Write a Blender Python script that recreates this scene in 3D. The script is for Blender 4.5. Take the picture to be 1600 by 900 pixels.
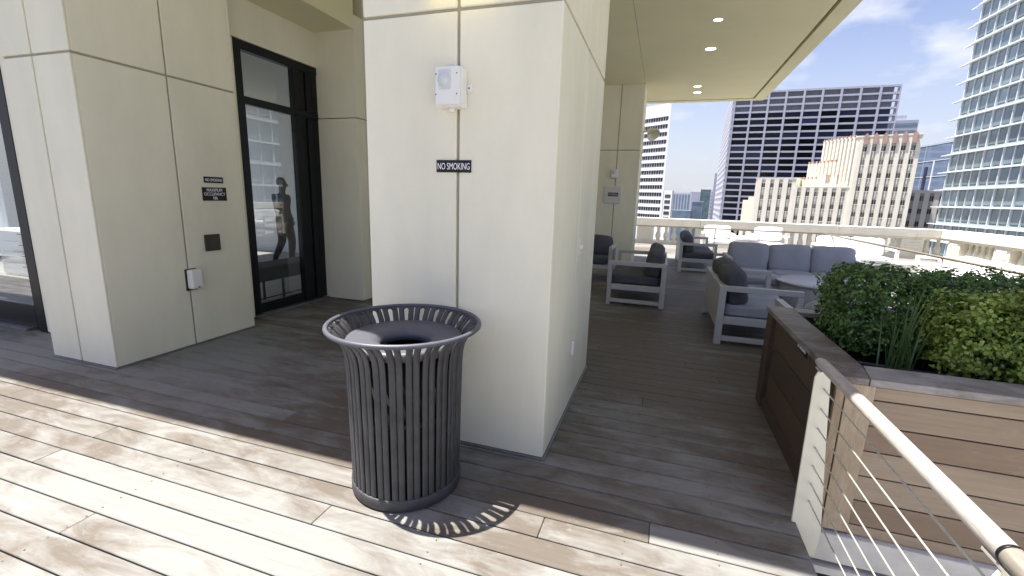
import bpy, bmesh, math, random
import numpy as np
from mathutils import Vector, Matrix, noise
R = math.radians
random.seed(7)
rng = np.random.default_rng(11)
for o in list(bpy.data.objects):
    bpy.data.objects.remove(o)
scene = bpy.context.scene
COL = scene.collection

# ------------------------------------------------------------------ camera
def cam_matrix(yaw, pitch, roll):
    f = Vector((math.sin(yaw), math.cos(yaw), 0)); r = Vector((math.cos(yaw), -math.sin(yaw), 0)); u = Vector((0, 0, 1))
    f2 = f * math.cos(pitch) - u * math.sin(pitch); u2 = f * math.sin(pitch) + u * math.cos(pitch)
    r3 = r * math.cos(roll) + u2 * math.sin(roll); u3 = -r * math.sin(roll) + u2 * math.cos(roll)
    m = Matrix((r3, u3, -f2)).transposed().to_4x4()
    m.translation = Vector((0, 0, 1.6))
    return m
cd = bpy.data.cameras.new('camera'); cam = bpy.data.objects.new('camera', cd); COL.objects.link(cam)
cam.matrix_world = cam_matrix(R(-17.862), R(11.441), R(1.776))
cd.sensor_width = 36; cd.lens = 704.87 / 1600 * 36; cd.clip_start = 0.05; cd.clip_end = 6000
scene.camera = cam

# ------------------------------------------------------------------ light
SUN = Vector((-.290, -.04, 1)).normalized()          # direction towards the sun
w = bpy.data.worlds.new('World'); scene.world = w; w.use_nodes = True
nt = w.node_tree; nt.nodes.clear()
out = nt.nodes.new('ShaderNodeOutputWorld'); bg = nt.nodes.new('ShaderNodeBackground'); sky = nt.nodes.new('ShaderNodeTexSky')
sky.sky_type = 'NISHITA'; sky.sun_disc = False
sky.sun_elevation = math.asin(SUN.z); sky.sun_rotation = math.atan2(SUN.x, SUN.y)
sky.air_density = 1.0; sky.dust_density = 1.6; sky.ozone_density = 1.5; sky.altitude = 200
bg.inputs['Strength'].default_value = 0.082
tc = nt.nodes.new('ShaderNodeTexCoord')
mp = nt.nodes.new('ShaderNodeMapping'); mp.inputs['Scale'].default_value = (1, 1, 2.2); mp.inputs['Location'].default_value = (.35, .1, .22)
cn = nt.nodes.new('ShaderNodeTexNoise'); cn.inputs['Scale'].default_value = 6.5; cn.inputs['Detail'].default_value = 7; cn.inputs['Roughness'].default_value = .52
cr = nt.nodes.new('ShaderNodeValToRGB'); cr.color_ramp.elements[0].position = .535; cr.color_ramp.elements[1].position = .76
sepw = nt.nodes.new('ShaderNodeSeparateXYZ')
hz = nt.nodes.new('ShaderNodeMapRange'); hz.inputs['From Min'].default_value = 0.0; hz.inputs['From Max'].default_value = .30
hz.inputs['To Min'].default_value = .85; hz.inputs['To Max'].default_value = 0.0
mixh = nt.nodes.new('ShaderNodeMix'); mixh.data_type = 'RGBA'; mixh.inputs[7].default_value = (3.2, 3.45, 3.95, 1)
mx = nt.nodes.new('ShaderNodeMix'); mx.data_type = 'RGBA'; mx.inputs[7].default_value = (4.5, 4.6, 4.9, 1)
tint = nt.nodes.new('ShaderNodeMix'); tint.data_type = 'RGBA'; tint.blend_type = 'MULTIPLY'; tint.inputs[0].default_value = 1; tint.inputs[7].default_value = (1.05, .885, .905, 1)
L = nt.links.new
L(tc.outputs['Generated'], mp.inputs['Vector']); L(mp.outputs[0], cn.inputs['Vector']); L(cn.outputs['Fac'], cr.inputs[0])
L(tc.outputs['Generated'], sepw.inputs[0]); L(sepw.outputs['Z'], hz.inputs[0])
L(sky.outputs[0], tint.inputs[6]); L(tint.outputs[2], mixh.inputs[6]); L(hz.outputs[0], mixh.inputs[0])
L(cr.outputs['Color'], mx.inputs[0]); L(mixh.outputs[2], mx.inputs[6]); L(mx.outputs[2], bg.inputs['Color']); L(bg.outputs[0], out.inputs[0])
ld = bpy.data.lights.new('sun', 'SUN'); ld.energy = 4.9; ld.angle = R(.55); ld.color = (1, .955, .88)
lo = bpy.data.objects.new('sun', ld); COL.objects.link(lo); lo.rotation_euler = SUN.to_track_quat('Z', 'Y').to_euler()
scene.view_settings.view_transform = 'Standard'; scene.view_settings.look = 'None'
scene.view_settings.exposure = 1.46; scene.view_settings.gamma = 1
scene.render.engine = 'CYCLES'
scene.cycles.max_bounces = 8; scene.cycles.diffuse_bounces = 5; scene.cycles.transparent_max_bounces = 12

# ------------------------------------------------------------------ materials
def newmat(name):
    m = bpy.data.materials.new(name); m.use_nodes = True
    t = m.node_tree; b = t.nodes['Principled BSDF']
    return m, t, b
def node(t, k, **kw):
    n = t.nodes.new(k)
    for a, v in kw.items():
        if a in n.inputs.keys() if hasattr(n.inputs, 'keys') else False: n.inputs[a].default_value = v
        else: setattr(n, a, v)
    return n
def mat(name, c, rough=.6, metal=0, ns=6, na=.12, bump=0, bs=120, scale=(1, 1, 1), spec=.5, c2=None, detail=5, thr=None, rnd=0):
    m, t, b = newmat(name)
    b.inputs['Roughness'].default_value = rough; b.inputs['Metallic'].default_value = metal
    b.inputs['Specular IOR Level'].default_value = spec
    g = t.nodes.new('ShaderNodeTexCoord'); mpn = t.nodes.new('ShaderNodeMapping'); mpn.inputs['Scale'].default_value = scale
    t.links.new(g.outputs['Object'], mpn.inputs[0])
    n = t.nodes.new('ShaderNodeTexNoise'); n.inputs['Scale'].default_value = ns; n.inputs['Detail'].default_value = detail
    n.inputs['Roughness'].default_value = .6
    t.links.new(mpn.outputs[0], n.inputs['Vector'])
    r = t.nodes.new('ShaderNodeValToRGB')
    lo_, hi_ = thr or (.3, .7)
    r.color_ramp.elements[0].position = lo_; r.color_ramp.elements[1].position = hi_
    ca = c2 or [x * (1 - na) for x in c]; cb = c if c2 else [min(1, x * (1 + na)) for x in c]
    r.color_ramp.elements[0].color = (*ca, 1); r.color_ramp.elements[1].color = (*cb, 1)
    t.links.new(n.outputs['Fac'], r.inputs[0]); t.links.new(r.outputs[0], b.inputs['Base Color'])
    if rnd:
        oi = t.nodes.new('ShaderNodeObjectInfo'); pw = t.nodes.new('ShaderNodeMath'); pw.operation = 'POWER'; pw.inputs[1].default_value = 3.0
        mr = t.nodes.new('ShaderNodeMapRange'); mr.inputs['To Min'].default_value = 1 - rnd * .35; mr.inputs['To Max'].default_value = 1 + rnd
        sc = t.nodes.new('ShaderNodeVectorMath'); sc.operation = 'SCALE'
        t.links.new(oi.outputs['Random'], pw.inputs[0]); t.links.new(pw.outputs[0], mr.inputs[0]); t.links.new(r.outputs[0], sc.inputs[0]); t.links.new(mr.outputs[0], sc.inputs[3]); t.links.new(sc.outputs[0], b.inputs['Base Color'])
    if bump:
        n2 = t.nodes.new('ShaderNodeTexNoise'); n2.inputs['Scale'].default_value = bs; n2.inputs['Detail'].default_value = 4
        t.links.new(mpn.outputs[0], n2.inputs['Vector'])
        bp = t.nodes.new('ShaderNodeBump'); bp.inputs['Strength'].default_value = bump; bp.inputs['Distance'].default_value = .01
        t.links.new(n2.outputs['Fac'], bp.inputs['Height']); t.links.new(bp.outputs[0], b.inputs['Normal'])
    return m
def emis(name, c, s):
    m, t, b = newmat(name); b.inputs['Base Color'].default_value = (*c, 1)
    b.inputs['Emission Color'].default_value = (*c, 1); b.inputs['Emission Strength'].default_value = s
    return m
def glassmat(name, tintc, refl=.9, rough=.0, coat=.16):
    m, t, b = newmat(name); t.nodes.remove(b)
    o = t.nodes['Material Output']
    tr = t.nodes.new('ShaderNodeBsdfTransparent'); tr.inputs[0].default_value = (*tintc, 1)
    gl = t.nodes.new('ShaderNodeBsdfGlossy'); gl.inputs['Roughness'].default_value = rough; gl.inputs[0].default_value = (refl, refl, refl, 1)
    lw = t.nodes.new('ShaderNodeLayerWeight'); lw.inputs['Blend'].default_value = .5
    fz = t.nodes.new('ShaderNodeMath'); fz.operation = 'POWER'; fz.inputs[1].default_value = 4.0; t.links.new(lw.outputs['Facing'], fz.inputs[0])
    fr = t.nodes.new('ShaderNodeMath'); fr.operation = 'MULTIPLY_ADD'; fr.inputs[1].default_value = 1 - coat; fr.inputs[2].default_value = coat
    t.links.new(fz.outputs[0], fr.inputs[0])
    ms = t.nodes.new('ShaderNodeMixShader')
    t.links.new(fr.outputs[0], ms.inputs[0]); t.links.new(tr.outputs[0], ms.inputs[1]); t.links.new(gl.outputs[0], ms.inputs[2]); t.links.new(ms.outputs[0], o.inputs[0])
    return m

def woodmat(name, greyc, brownc, thr=(.35, .65), rough=.62, scale=(1.2, 9, 9), scuff=.5, vary=.35, gx=3.0, streak=1.0, walk_brown=False):
    """weathered boards: colour attribute 'bid' gives each board its own age"""
    m, t, b = newmat(name); Lk = t.links.new
    b.inputs['Roughness'].default_value = rough
    at = t.nodes.new('ShaderNodeAttribute'); at.attribute_name = 'bid'
    g = t.nodes.new('ShaderNodeTexCoord')
    off = t.nodes.new('ShaderNodeVectorMath'); off.operation = 'MULTIPLY_ADD'
    off.inputs[1].default_value = (37, 53, 71)
    Lk(at.outputs['Color'], off.inputs[0]); Lk(g.outputs['Object'], off.inputs[2])
    mp = t.nodes.new('ShaderNodeMapping'); mp.inputs['Scale'].default_value = scale; Lk(off.outputs[0], mp.inputs[0])
    n1 = t.nodes.new('ShaderNodeTexNoise'); n1.inputs['Scale'].default_value = 1.3; n1.inputs['Detail'].default_value = 8; n1.inputs['Roughness'].default_value = .68
    n1.inputs['Distortion'].default_value = .6
    Lk(mp.outputs[0], n1.inputs['Vector'])
    # large worn areas, continuous across boards
    n0 = t.nodes.new('ShaderNodeTexNoise'); n0.inputs['Scale'].default_value = .55; n0.inputs['Detail'].default_value = 3
    Lk(g.outputs['Object'], n0.inputs['Vector'])
    sep = t.nodes.new('ShaderNodeSeparateColor'); Lk(at.outputs['Color'], sep.inputs[0])
    a1 = t.nodes.new('ShaderNodeMath'); a1.operation = 'MULTIPLY_ADD'; a1.inputs[1].default_value = vary; Lk(sep.outputs[0], a1.inputs[0]); Lk(n1.outputs['Fac'], a1.inputs[2])
    a2 = t.nodes.new('ShaderNodeMath'); a2.operation = 'MULTIPLY_ADD'; a2.inputs[1].default_value = 1.0; Lk(n0.outputs['Fac'], a2.inputs[0]); Lk(a1.outputs[0], a2.inputs[2])
    a3 = t.nodes.new('ShaderNodeMath'); a3.operation = 'SUBTRACT'; a3.inputs[1].default_value = vary / 2 + .5; Lk(a2.outputs[0], a3.inputs[0])
    r = t.nodes.new('ShaderNodeValToRGB'); r.color_ramp.elements[0].position = thr[0]; r.color_ramp.elements[1].position = thr[1]
    r.color_ramp.elements[0].color = (*brownc, 1); r.color_ramp.elements[1].color = (*greyc, 1)
    Lk(a3.outputs[0], r.inputs[0])
    if walk_brown:
        # boards turn browner along the walkway between the pillar and the planter
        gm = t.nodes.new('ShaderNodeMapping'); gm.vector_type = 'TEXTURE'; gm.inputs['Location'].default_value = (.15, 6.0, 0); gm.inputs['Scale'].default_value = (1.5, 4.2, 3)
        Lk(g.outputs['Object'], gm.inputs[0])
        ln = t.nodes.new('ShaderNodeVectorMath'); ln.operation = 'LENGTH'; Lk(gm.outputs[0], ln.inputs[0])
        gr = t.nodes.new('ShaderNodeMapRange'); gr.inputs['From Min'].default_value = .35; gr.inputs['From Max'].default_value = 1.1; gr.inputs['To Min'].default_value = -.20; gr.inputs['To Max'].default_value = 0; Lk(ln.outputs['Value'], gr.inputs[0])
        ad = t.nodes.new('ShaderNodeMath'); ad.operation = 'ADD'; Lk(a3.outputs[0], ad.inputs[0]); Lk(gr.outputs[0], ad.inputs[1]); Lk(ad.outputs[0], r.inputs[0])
    # fine grain streaks
    mp2 = t.nodes.new('ShaderNodeMapping'); mp2.inputs['Scale'].default_value = (scale[0] * gx, scale[1] * 14, scale[2] * 14); Lk(off.outputs[0], mp2.inputs[0])
    n2 = t.nodes.new('ShaderNodeTexNoise'); n2.inputs['Scale'].default_value = 1.0; n2.inputs['Detail'].default_value = 5; n2.inputs['Roughness'].default_value = .7
    Lk(mp2.outputs[0], n2.inputs['Vector'])
    mr = t.nodes.new('ShaderNodeMapRange'); mr.inputs['From Min'].default_value = .25; mr.inputs['From Max'].default_value = .75
    mr.inputs['To Min'].default_value = 1 - .28 * streak; mr.inputs['To Max'].default_value = 1 + .25 * streak; Lk(n2.outputs['Fac'], mr.inputs[0])
    mul = t.nodes.new('ShaderNodeVectorMath'); mul.operation = 'SCALE'; Lk(r.outputs[0], mul.inputs[0]); Lk(mr.outputs[0], mul.inputs[3])
    # pale scuffs
    n3 = t.nodes.new('ShaderNodeTexNoise'); n3.inputs['Scale'].default_value = 5.5; n3.inputs['Detail'].default_value = 9; n3.inputs['Roughness'].default_value = .78; n3.inputs['Distortion'].default_value = 1.2
    mp3 = t.nodes.new('ShaderNodeMapping'); mp3.inputs['Scale'].default_value = (.8, 1.6, 1.6); Lk(off.outputs[0], mp3.inputs[0]); Lk(mp3.outputs[0], n3.inputs['Vector'])
    r3 = t.nodes.new('ShaderNodeValToRGB'); r3.color_ramp.elements[0].position = .56; r3.color_ramp.elements[1].position = .70
    r3.color_ramp.elements[0].color = (0, 0, 0, 1); r3.color_ramp.elements[1].color = (scuff,) * 3 + (1,)
    Lk(n3.outputs['Fac'], r3.inputs[0])
    m3 = t.nodes.new('ShaderNodeMix'); m3.data_type = 'RGBA'; Lk(r3.outputs[0], m3.inputs[0]); Lk(mul.outputs[0], m3.inputs[6])
    m3.inputs[7].default_value = (*[min(1, x * 1.25 + .03) for x in greyc], 1)
    Lk(m3.outputs[2], b.inputs['Base Color'])
    bp = t.nodes.new('ShaderNodeBump'); bp.inputs['Strength'].default_value = .25; bp.inputs['Distance'].default_value = .004
    Lk(n2.outputs['Fac'], bp.inputs['Height']); Lk(bp.outputs[0], b.inputs['Normal'])
    rr = t.nodes.new('ShaderNodeMapRange'); rr.inputs['To Min'].default_value = rough - .12; rr.inputs['To Max'].default_value = rough + .15; Lk(n1.outputs['Fac'], rr.inputs[0]); Lk(rr.outputs[0], b.inputs['Roughness'])
    return m
def leafmat(name, ca, cb):
    m, t, b = newmat(name); Lk = t.links.new
    at = t.nodes.new('ShaderNodeAttribute'); at.attribute_name = 'leaf'
    sep = t.nodes.new('ShaderNodeSeparateColor'); Lk(at.outputs['Color'], sep.inputs[0])
    r = t.nodes.new('ShaderNodeValToRGB'); r.color_ramp.elements[0].color = (*ca, 1); r.color_ramp.elements[1].color = (*cb, 1)
    Lk(sep.outputs[0], r.inputs[0]); Lk(r.outputs[0], b.inputs['Base Color'])
    b.inputs['Roughness'].default_value = .38; b.inputs['Specular IOR Level'].default_value = .5
    tl = t.nodes.new('ShaderNodeBsdfTranslucent'); Lk(r.outputs[0], tl.inputs[0])
    ms = t.nodes.new('ShaderNodeMixShader'); ms.inputs[0].default_value = .25
    Lk(b.outputs[0], ms.inputs[1]); Lk(tl.outputs[0], ms.inputs[2]); Lk(ms.outputs[0], t.nodes['Material Output'].inputs[0])
    return m

M = {}
M['stucco'] = mat('cream_wall_finish', (.81, .775, .625), .85, ns=2.0, na=.07, scale=(1, 1, .3), bump=.35, bs=420)
M['groove'] = mat('joint_sealant', (.36, .34, .27), .9, na=.08)
M['soffit'] = mat('soffit_plaster', (.78, .745, .50), .85, ns=.8, na=.04, bump=.1, bs=300)
M['flashing'] = mat('grey_flashing', (.45, .46, .5), .4, .6)
M['deck'] = woodmat('weathered_deck_boards', (.205, .203, .192), (.104, .086, .069), thr=(.36, .60), vary=.15, scuff=.35, scale=(1.7, 4.2, 4.2), gx=2.2, streak=.5, walk_brown=True)
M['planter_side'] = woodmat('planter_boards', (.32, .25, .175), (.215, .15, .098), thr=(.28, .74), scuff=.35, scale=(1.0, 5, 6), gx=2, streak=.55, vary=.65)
M['planter_post'] = woodmat('planter_post_board', (.40, .32, .225), (.28, .195, .12), thr=(.30, .7), scuff=.12, scale=(9, 9, 1.0), gx=14)
M['planter_cap'] = woodmat('planter_cap_boards', (.29, .27, .255), (.105, .082, .066), thr=(.36, .66), scuff=.5, scale=(3, 3, 6), gx=3)
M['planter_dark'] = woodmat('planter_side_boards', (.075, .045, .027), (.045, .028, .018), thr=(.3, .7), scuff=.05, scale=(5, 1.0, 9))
M['handrail'] = woodmat('weathered_rail_wood', (.40, .37, .33), (.25, .21, .175), thr=(.3, .6), scuff=.3, scale=(12, 1.0, 12), gx=10)
M['soil'] = mat('planting_soil', (.06, .045, .035), .95, ns=30, na=.5, bump=1, bs=60)
M['liner'] = mat('planter_liner', (.10, .11, .14), .6)
M['conc'] = mat('pale_concrete', (.58, .565, .52), .8, ns=5, na=.16, bump=.2, bs=80)
M['black'] = mat('shadow_gap_paint', (.012, .012, .013), .8)
M['post'] = mat('cream_painted_steel', (.68, .655, .53), .45, ns=9, na=.05)
M['steel'] = mat('stainless_cable', (.62, .60, .55), .35, .35, na=.05)
M['can'] = mat('charcoal_powder_coat', (.050, .050, .054), .50, .0, ns=9, na=.30, bump=.08, bs=500)
M['canlid'] = mat('charcoal_lid_coat', (.082, .085, .105), .45, .0, ns=40, na=.1, bump=.08, bs=500)
M['canin'] = mat('bin_liner_black', (.015, .015, .018), .7)
M['frame'] = mat('grey_aluminium_frame', (.46, .46, .47), .45, .15, na=.04)
M['whframe'] = mat('white_aluminium_frame', (.75, .74, .70), .45, .0, na=.03)
M['cush'] = mat('slate_outdoor_fabric', (.33, .345, .405), .92, ns=3, na=.1, bump=.5, bs=700)
M['cushd'] = mat('charcoal_outdoor_fabric', (.085, .087, .104), .92, ns=3, na=.1, bump=.5, bs=700)
M['whcush'] = mat('white_outdoor_fabric', (.80, .80, .80), .9, ns=3, na=.03, bump=.4, bs=600)
M['table'] = mat('pale_table_finish', (.55, .56, .60), .4, na=.05)
M['lime'] = mat('parapet_limestone', (.76, .73, .62), .85, ns=3, na=.08, bump=.3, bs=40)
M['dframe'] = mat('dark_bronze_frame', (.008, .009, .011), .4, 0, na=.05, spec=.25)
M['sill'] = mat('aluminium_sill', (.35, .36, .38), .35, .8)
M['doorpane'] = glassmat('door_glass', (.90, .93, .93), 1.0, coat=.07)
M['white'] = mat('white_plastic', (.80, .79, .75), .4, na=.03)
M['whitem'] = mat('white_painted_cover', (.64, .63, .62), .5, na=.03)
M['sign'] = mat('dark_sign_plate', (.014, .014, .017), .5, na=.05, spec=.3)
M['letters'] = mat('white_sign_lettering', (.85, .85, .85), .5, na=.01)
M['reader'] = mat('bronze_reader', (.045, .04, .03), .4)
M['lens'] = mat('clear_strobe_lens', (.62, .65, .68), .12, na=.08, ns=20)
M['screw'] = mat('screw_steel', (.12, .12, .12), .4, .7)
M['lamp'] = emis('downlight_lens', (1, .95, .75), 2.4)
M['sconce'] = emis('sconce_lens', (1, .9, .6), .4)
M['room'] = mat('interior_wall_paint', (.56, .575, .58), .8, na=.03)
M['roomfloor'] = mat('interior_floor', (.20, .195, .185), .5, ns=4, na=.1)
M['bench'] = mat('black_bench_fabric', (.014, .014, .016), .8)
M['skin'] = mat('skin', (.10, .06, .045), .6); M['hair'] = mat('hair', (.008, .008, .008), .6)
M['shirt'] = mat('mauve_grey_shirt', (.045, .04, .055), .9); M['trouser'] = mat('black_trousers', (.008, .008, .01), .9)
M['leafA'] = leafmat('dark_hedge_leaf', (.03, .07, .02), (.20, .34, .08))
M['leafB'] = leafmat('bright_shrub_leaf', (.07, .14, .02), (.48, .58, .13))
M['blade'] = leafmat('grass_blade', (.05, .09, .03), (.12, .20, .07))
M['bark'] = mat('shrub_bark', (.13, .10, .08), .9, ns=30, na=.3)
M['city'] = mat('city_ground', (.16, .16, .16), .9, ns=.02, na=.3)
M['tA'] = mat('white_precast', (.66, .655, .66), .7, ns=.05, na=.04)
M['tAw'] = mat('ribbon_window_glass', (.05, .055, .065), .2, na=.2, ns=.3, rnd=.8)
M['tB'] = mat('lavender_precast_frame', (.50, .51, .575), .7, ns=.05, na=.04)
M['tBw'] = mat('dark_tower_glass', (.016, .018, .035), .12, ns=.12, na=.6, spec=.22, rnd=3.0)
M['tBl'] = mat('louvre_panel', (.13, .135, .155), .6, ns=3, na=.25, scale=(1, 1, .15))
M['tC'] = mat('cream_terracotta', (.71, .67, .575), .8, ns=.25, na=.06)
M['tCs'] = mat('grey_spandrel', (.36, .35, .32), .8, ns=1.5, na=.2)
M['tCw'] = mat('old_window_glass', (.06, .055, .05), .3, ns=1.2, na=.5, rnd=2.2)
M['tCr'] = mat('red_terracotta_finial', (.36, .25, .225), .8, ns=1, na=.15)
M['tD'] = mat('white_curtain_wall_frame', (.60, .64, .665), .45, na=.04)
M['tDw'] = mat('grey_green_tower_glass', (.22, .28, .31), .08, .4, ns=.12, na=.35, rnd=.25)
M['tDs'] = mat('grey_spandrel_glass', (.36, .42, .44), .3, .1, ns=.2, na=.12)
M['tDc'] = mat('pale_glass_corner', (.36, .42, .55), .15, .3, ns=.1, na=.1)
M['tE'] = mat('sky_blue_tower_glass', (.28, .36, .50), .08, .5, ns=.05, na=.1)
M['farA'] = mat('far_white_concrete', (.58, .60, .66), .8, na=.05, ns=.1)
M['farB'] = mat('far_blue_grey_glass', (.20, .27, .34), .3, na=.25, ns=.2)
M['farC'] = mat('far_green_glass', (.10, .16, .17), .25, na=.35, ns=.25)
M['farD'] = mat('far_lavender_concrete', (.45, .46, .54), .8, na=.04, ns=.1)

# ------------------------------------------------------------------ mesh helpers
class MB:
    def __init__(s): s.v = []; s.f = []; s.bid = []; s.smooth = []
    def add(s, vs, fs, bid=None, smooth=False):
        k = len(s.v); s.v += [tuple(p) for p in vs]; s.f += [tuple(i + k for i in f) for f in fs]
        s.bid += [bid if bid is not None else 0.5] * len(fs); s.smooth += [smooth] * len(fs)
    def box(s, x0, x1, y0, y1, z0, z1, bid=None):
        vs = [(x, y, z) for z in (z0, z1) for y in (y0, y1) for x in (x0, x1)]
        s.add(vs, [(0, 2, 3, 1), (4, 5, 7, 6), (0, 1, 5, 4), (2, 6, 7, 3), (0, 4, 6, 2), (1, 3, 7, 5)], bid)
        return s
    def prism(s, pts, z0, z1, bid=None):
        n = len(pts); a = sum(pts[i][0] * pts[(i + 1) % n][1] - pts[(i + 1) % n][0] * pts[i][1] for i in range(n))
        if a < 0: pts = pts[::-1]
        vs = [(p[0], p[1], z0) for p in pts] + [(p[0], p[1], z1) for p in pts]
        s.add(vs, [tuple(range(n))[::-1], tuple(range(n, 2 * n))] + [(i, (i + 1) % n, n + (i + 1) % n, n + i) for i in range(n)], bid)
        return s
    def xprism(s, pts, x0, x1, axis='x', bid=None):
        """polygon in (y,z) swept along x, or in (x,z) swept along y"""
        n = len(pts)
        mk = (lambda p, a: (a, p[0], p[1])) if axis == 'x' else (lambda p, a: (p[0], a, p[1]))
        vs = [mk(p, x0) for p in pts] + [mk(p, x1) for p in pts]
        s.add(vs, [tuple(range(n))[::-1], tuple(range(n, 2 * n))] + [(i, (i + 1) % n, n + (i + 1) % n, n + i) for i in range(n)], bid)
        return s
    def tube(s, path, r, seg=10, cap=True, bid=None, flat=None):
        path = [Vector(p) for p in path]; n = len(path); rs = r if hasattr(r, '__len__') else [r] * n
        vs = []; fs = []; up = None
        for i, p in enumerate(path):
            d = (path[min(i + 1, n - 1)] - path[max(i - 1, 0)]).normalized()
            if up is None: up = d.orthogonal().normalized() if flat is None else flat
            up = (up - d * up.dot(d)).normalized(); sd = d.cross(up)
            for k in range(seg):
                a = 2 * math.pi * k / seg
                vs.append(p + up * (math.cos(a) * rs[i]) + sd * (math.sin(a) * rs[i]))
        for i in range(n - 1):
            for k in range(seg):
                fs.append((i * seg + k, i * seg + (k + 1) % seg, (i + 1) * seg + (k + 1) % seg, (i + 1) * seg + k))
        if cap: fs += [tuple(range(seg))[::-1], tuple(range((n - 1) * seg, n * seg))]
        s.add(vs, fs, bid, True)
        return s
    def lathe(s, prof, seg=48, c=(0, 0), close=False, bid=None):
        vs = []; fs = []; n = len(prof)
        for (r, z) in prof:
            for k in range(seg):
                a = 2 * math.pi * k / seg; vs.append((c[0] + r * math.cos(a), c[1] + r * math.sin(a), z))
        m = n if close else n - 1
        for i in range(m):
            j = (i + 1) % n
            for k in range(seg):
                fs.append((i * seg + k, i * seg + (k + 1) % seg, j * seg + (k + 1) % seg, j * seg + k))
        s.add(vs, fs, bid, True)
        return s
    def build(s, name, m, parent=None, bevel=0, autosmooth=False, loc=None, segs=2):
        me = bpy.data.meshes.new(name); me.from_pydata(s.v, [], s.f); 
        me.materials.append(M[m] if isinstance(m, str) else m)
        me.polygons.foreach_set('use_smooth', s.smooth)
        at = me.attributes.new('bid', 'FLOAT_COLOR', 'CORNER')
        buf = []
        for p, b in zip(me.polygons, s.bid):
            c = (b, (b * 7.31) % 1, (b * 3.77) % 1, 1) if not hasattr(b, '__len__') else b
            buf += list(c) * p.loop_total
        at.data.foreach_set('color', buf)
        bm = bmesh.new(); bm.from_mesh(me); bmesh.ops.recalc_face_normals(bm, faces=bm.faces); bm.to_mesh(me); bm.free()
        me.update()
        o = bpy.data.objects.new(name, me); COL.objects.link(o); o.parent = parent
        if loc: o.location = loc
        if bevel:
            b = o.modifiers.new('bevel', 'BEVEL'); b.width = bevel; b.segments = segs; b.limit_method = 'ANGLE'; b.angle_limit = R(40)
            b.harden_normals = False
        return o
def tag(o, label=None, cat=None, group=None, kind=None):
    if label: o['label'] = label
    if cat: o['category'] = cat
    if group: o['group'] = group
    if kind: o['kind'] = kind
    return o
def thing(name, label, cat, loc=(0, 0, 0), rz=0, group=None):
    o = bpy.data.objects.new(name, None); COL.objects.link(o); o.location = loc; o.rotation_euler = (0, 0, rz)
    o.empty_display_size = .2
    return tag(o, label, cat, group)
def copy_tree(o, parent=None, table=None):
    c = o.copy(); COL.objects.link(c); c.parent = parent
    for ch in [x for x in bpy.data.objects if x.parent == o]: copy_tree(ch, c)
    return c
def bx(name, m, parent, *a, bevel=0, **k):
    return MB().box(*a).build(name, m, parent, bevel=bevel, **k)
def text(body, height, m, parent, loc, rot, width=None, name='lettering', thick=.0012, bold=.0):
    cu = bpy.data.curves.new(name, 'FONT'); cu.body = body; cu.size = 1; cu.align_x = 'CENTER'; cu.align_y = 'CENTER'
    cu.offset = bold; cu.space_line = .88; cu.resolution_u = 4
    to = bpy.data.objects.new('tmp', cu); COL.objects.link(to)
    bpy.context.view_layer.update()
    me = bpy.data.meshes.new_from_object(to.evaluated_get(bpy.context.evaluated_depsgraph_get()))
    bpy.data.objects.remove(to)
    xs = [v.co.x for v in me.vertices]; ys = [v.co.y for v in me.vertices]
    h = max(ys) - min(ys); wd = max(xs) - min(xs); cy = (max(ys) + min(ys)) / 2; cx = (max(xs) + min(xs)) / 2
    sy = height / h; sx = (width / wd) if width else sy
    for v in me.vertices: v.co = ((v.co.x - cx) * sx, (v.co.y - cy) * sy, 0)
    bm = bmesh.new(); bm.from_mesh(me)
    r_ = bmesh.ops.extrude_face_region(bm, geom=bm.faces[:])
    for e in r_['geom']:
        if isinstance(e, bmesh.types.BMVert): e.co.z += thick
    bmesh.ops.recalc_face_normals(bm, faces=bm.faces); bm.to_mesh(me); bm.free()
    me.materials.clear(); me.materials.append(M[m]); me.name = name
    o = bpy.data.objects.new(name, me); COL.objects.link(o); o.parent = parent; o.location = loc; o.rotation_euler = rot
    return o
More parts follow.
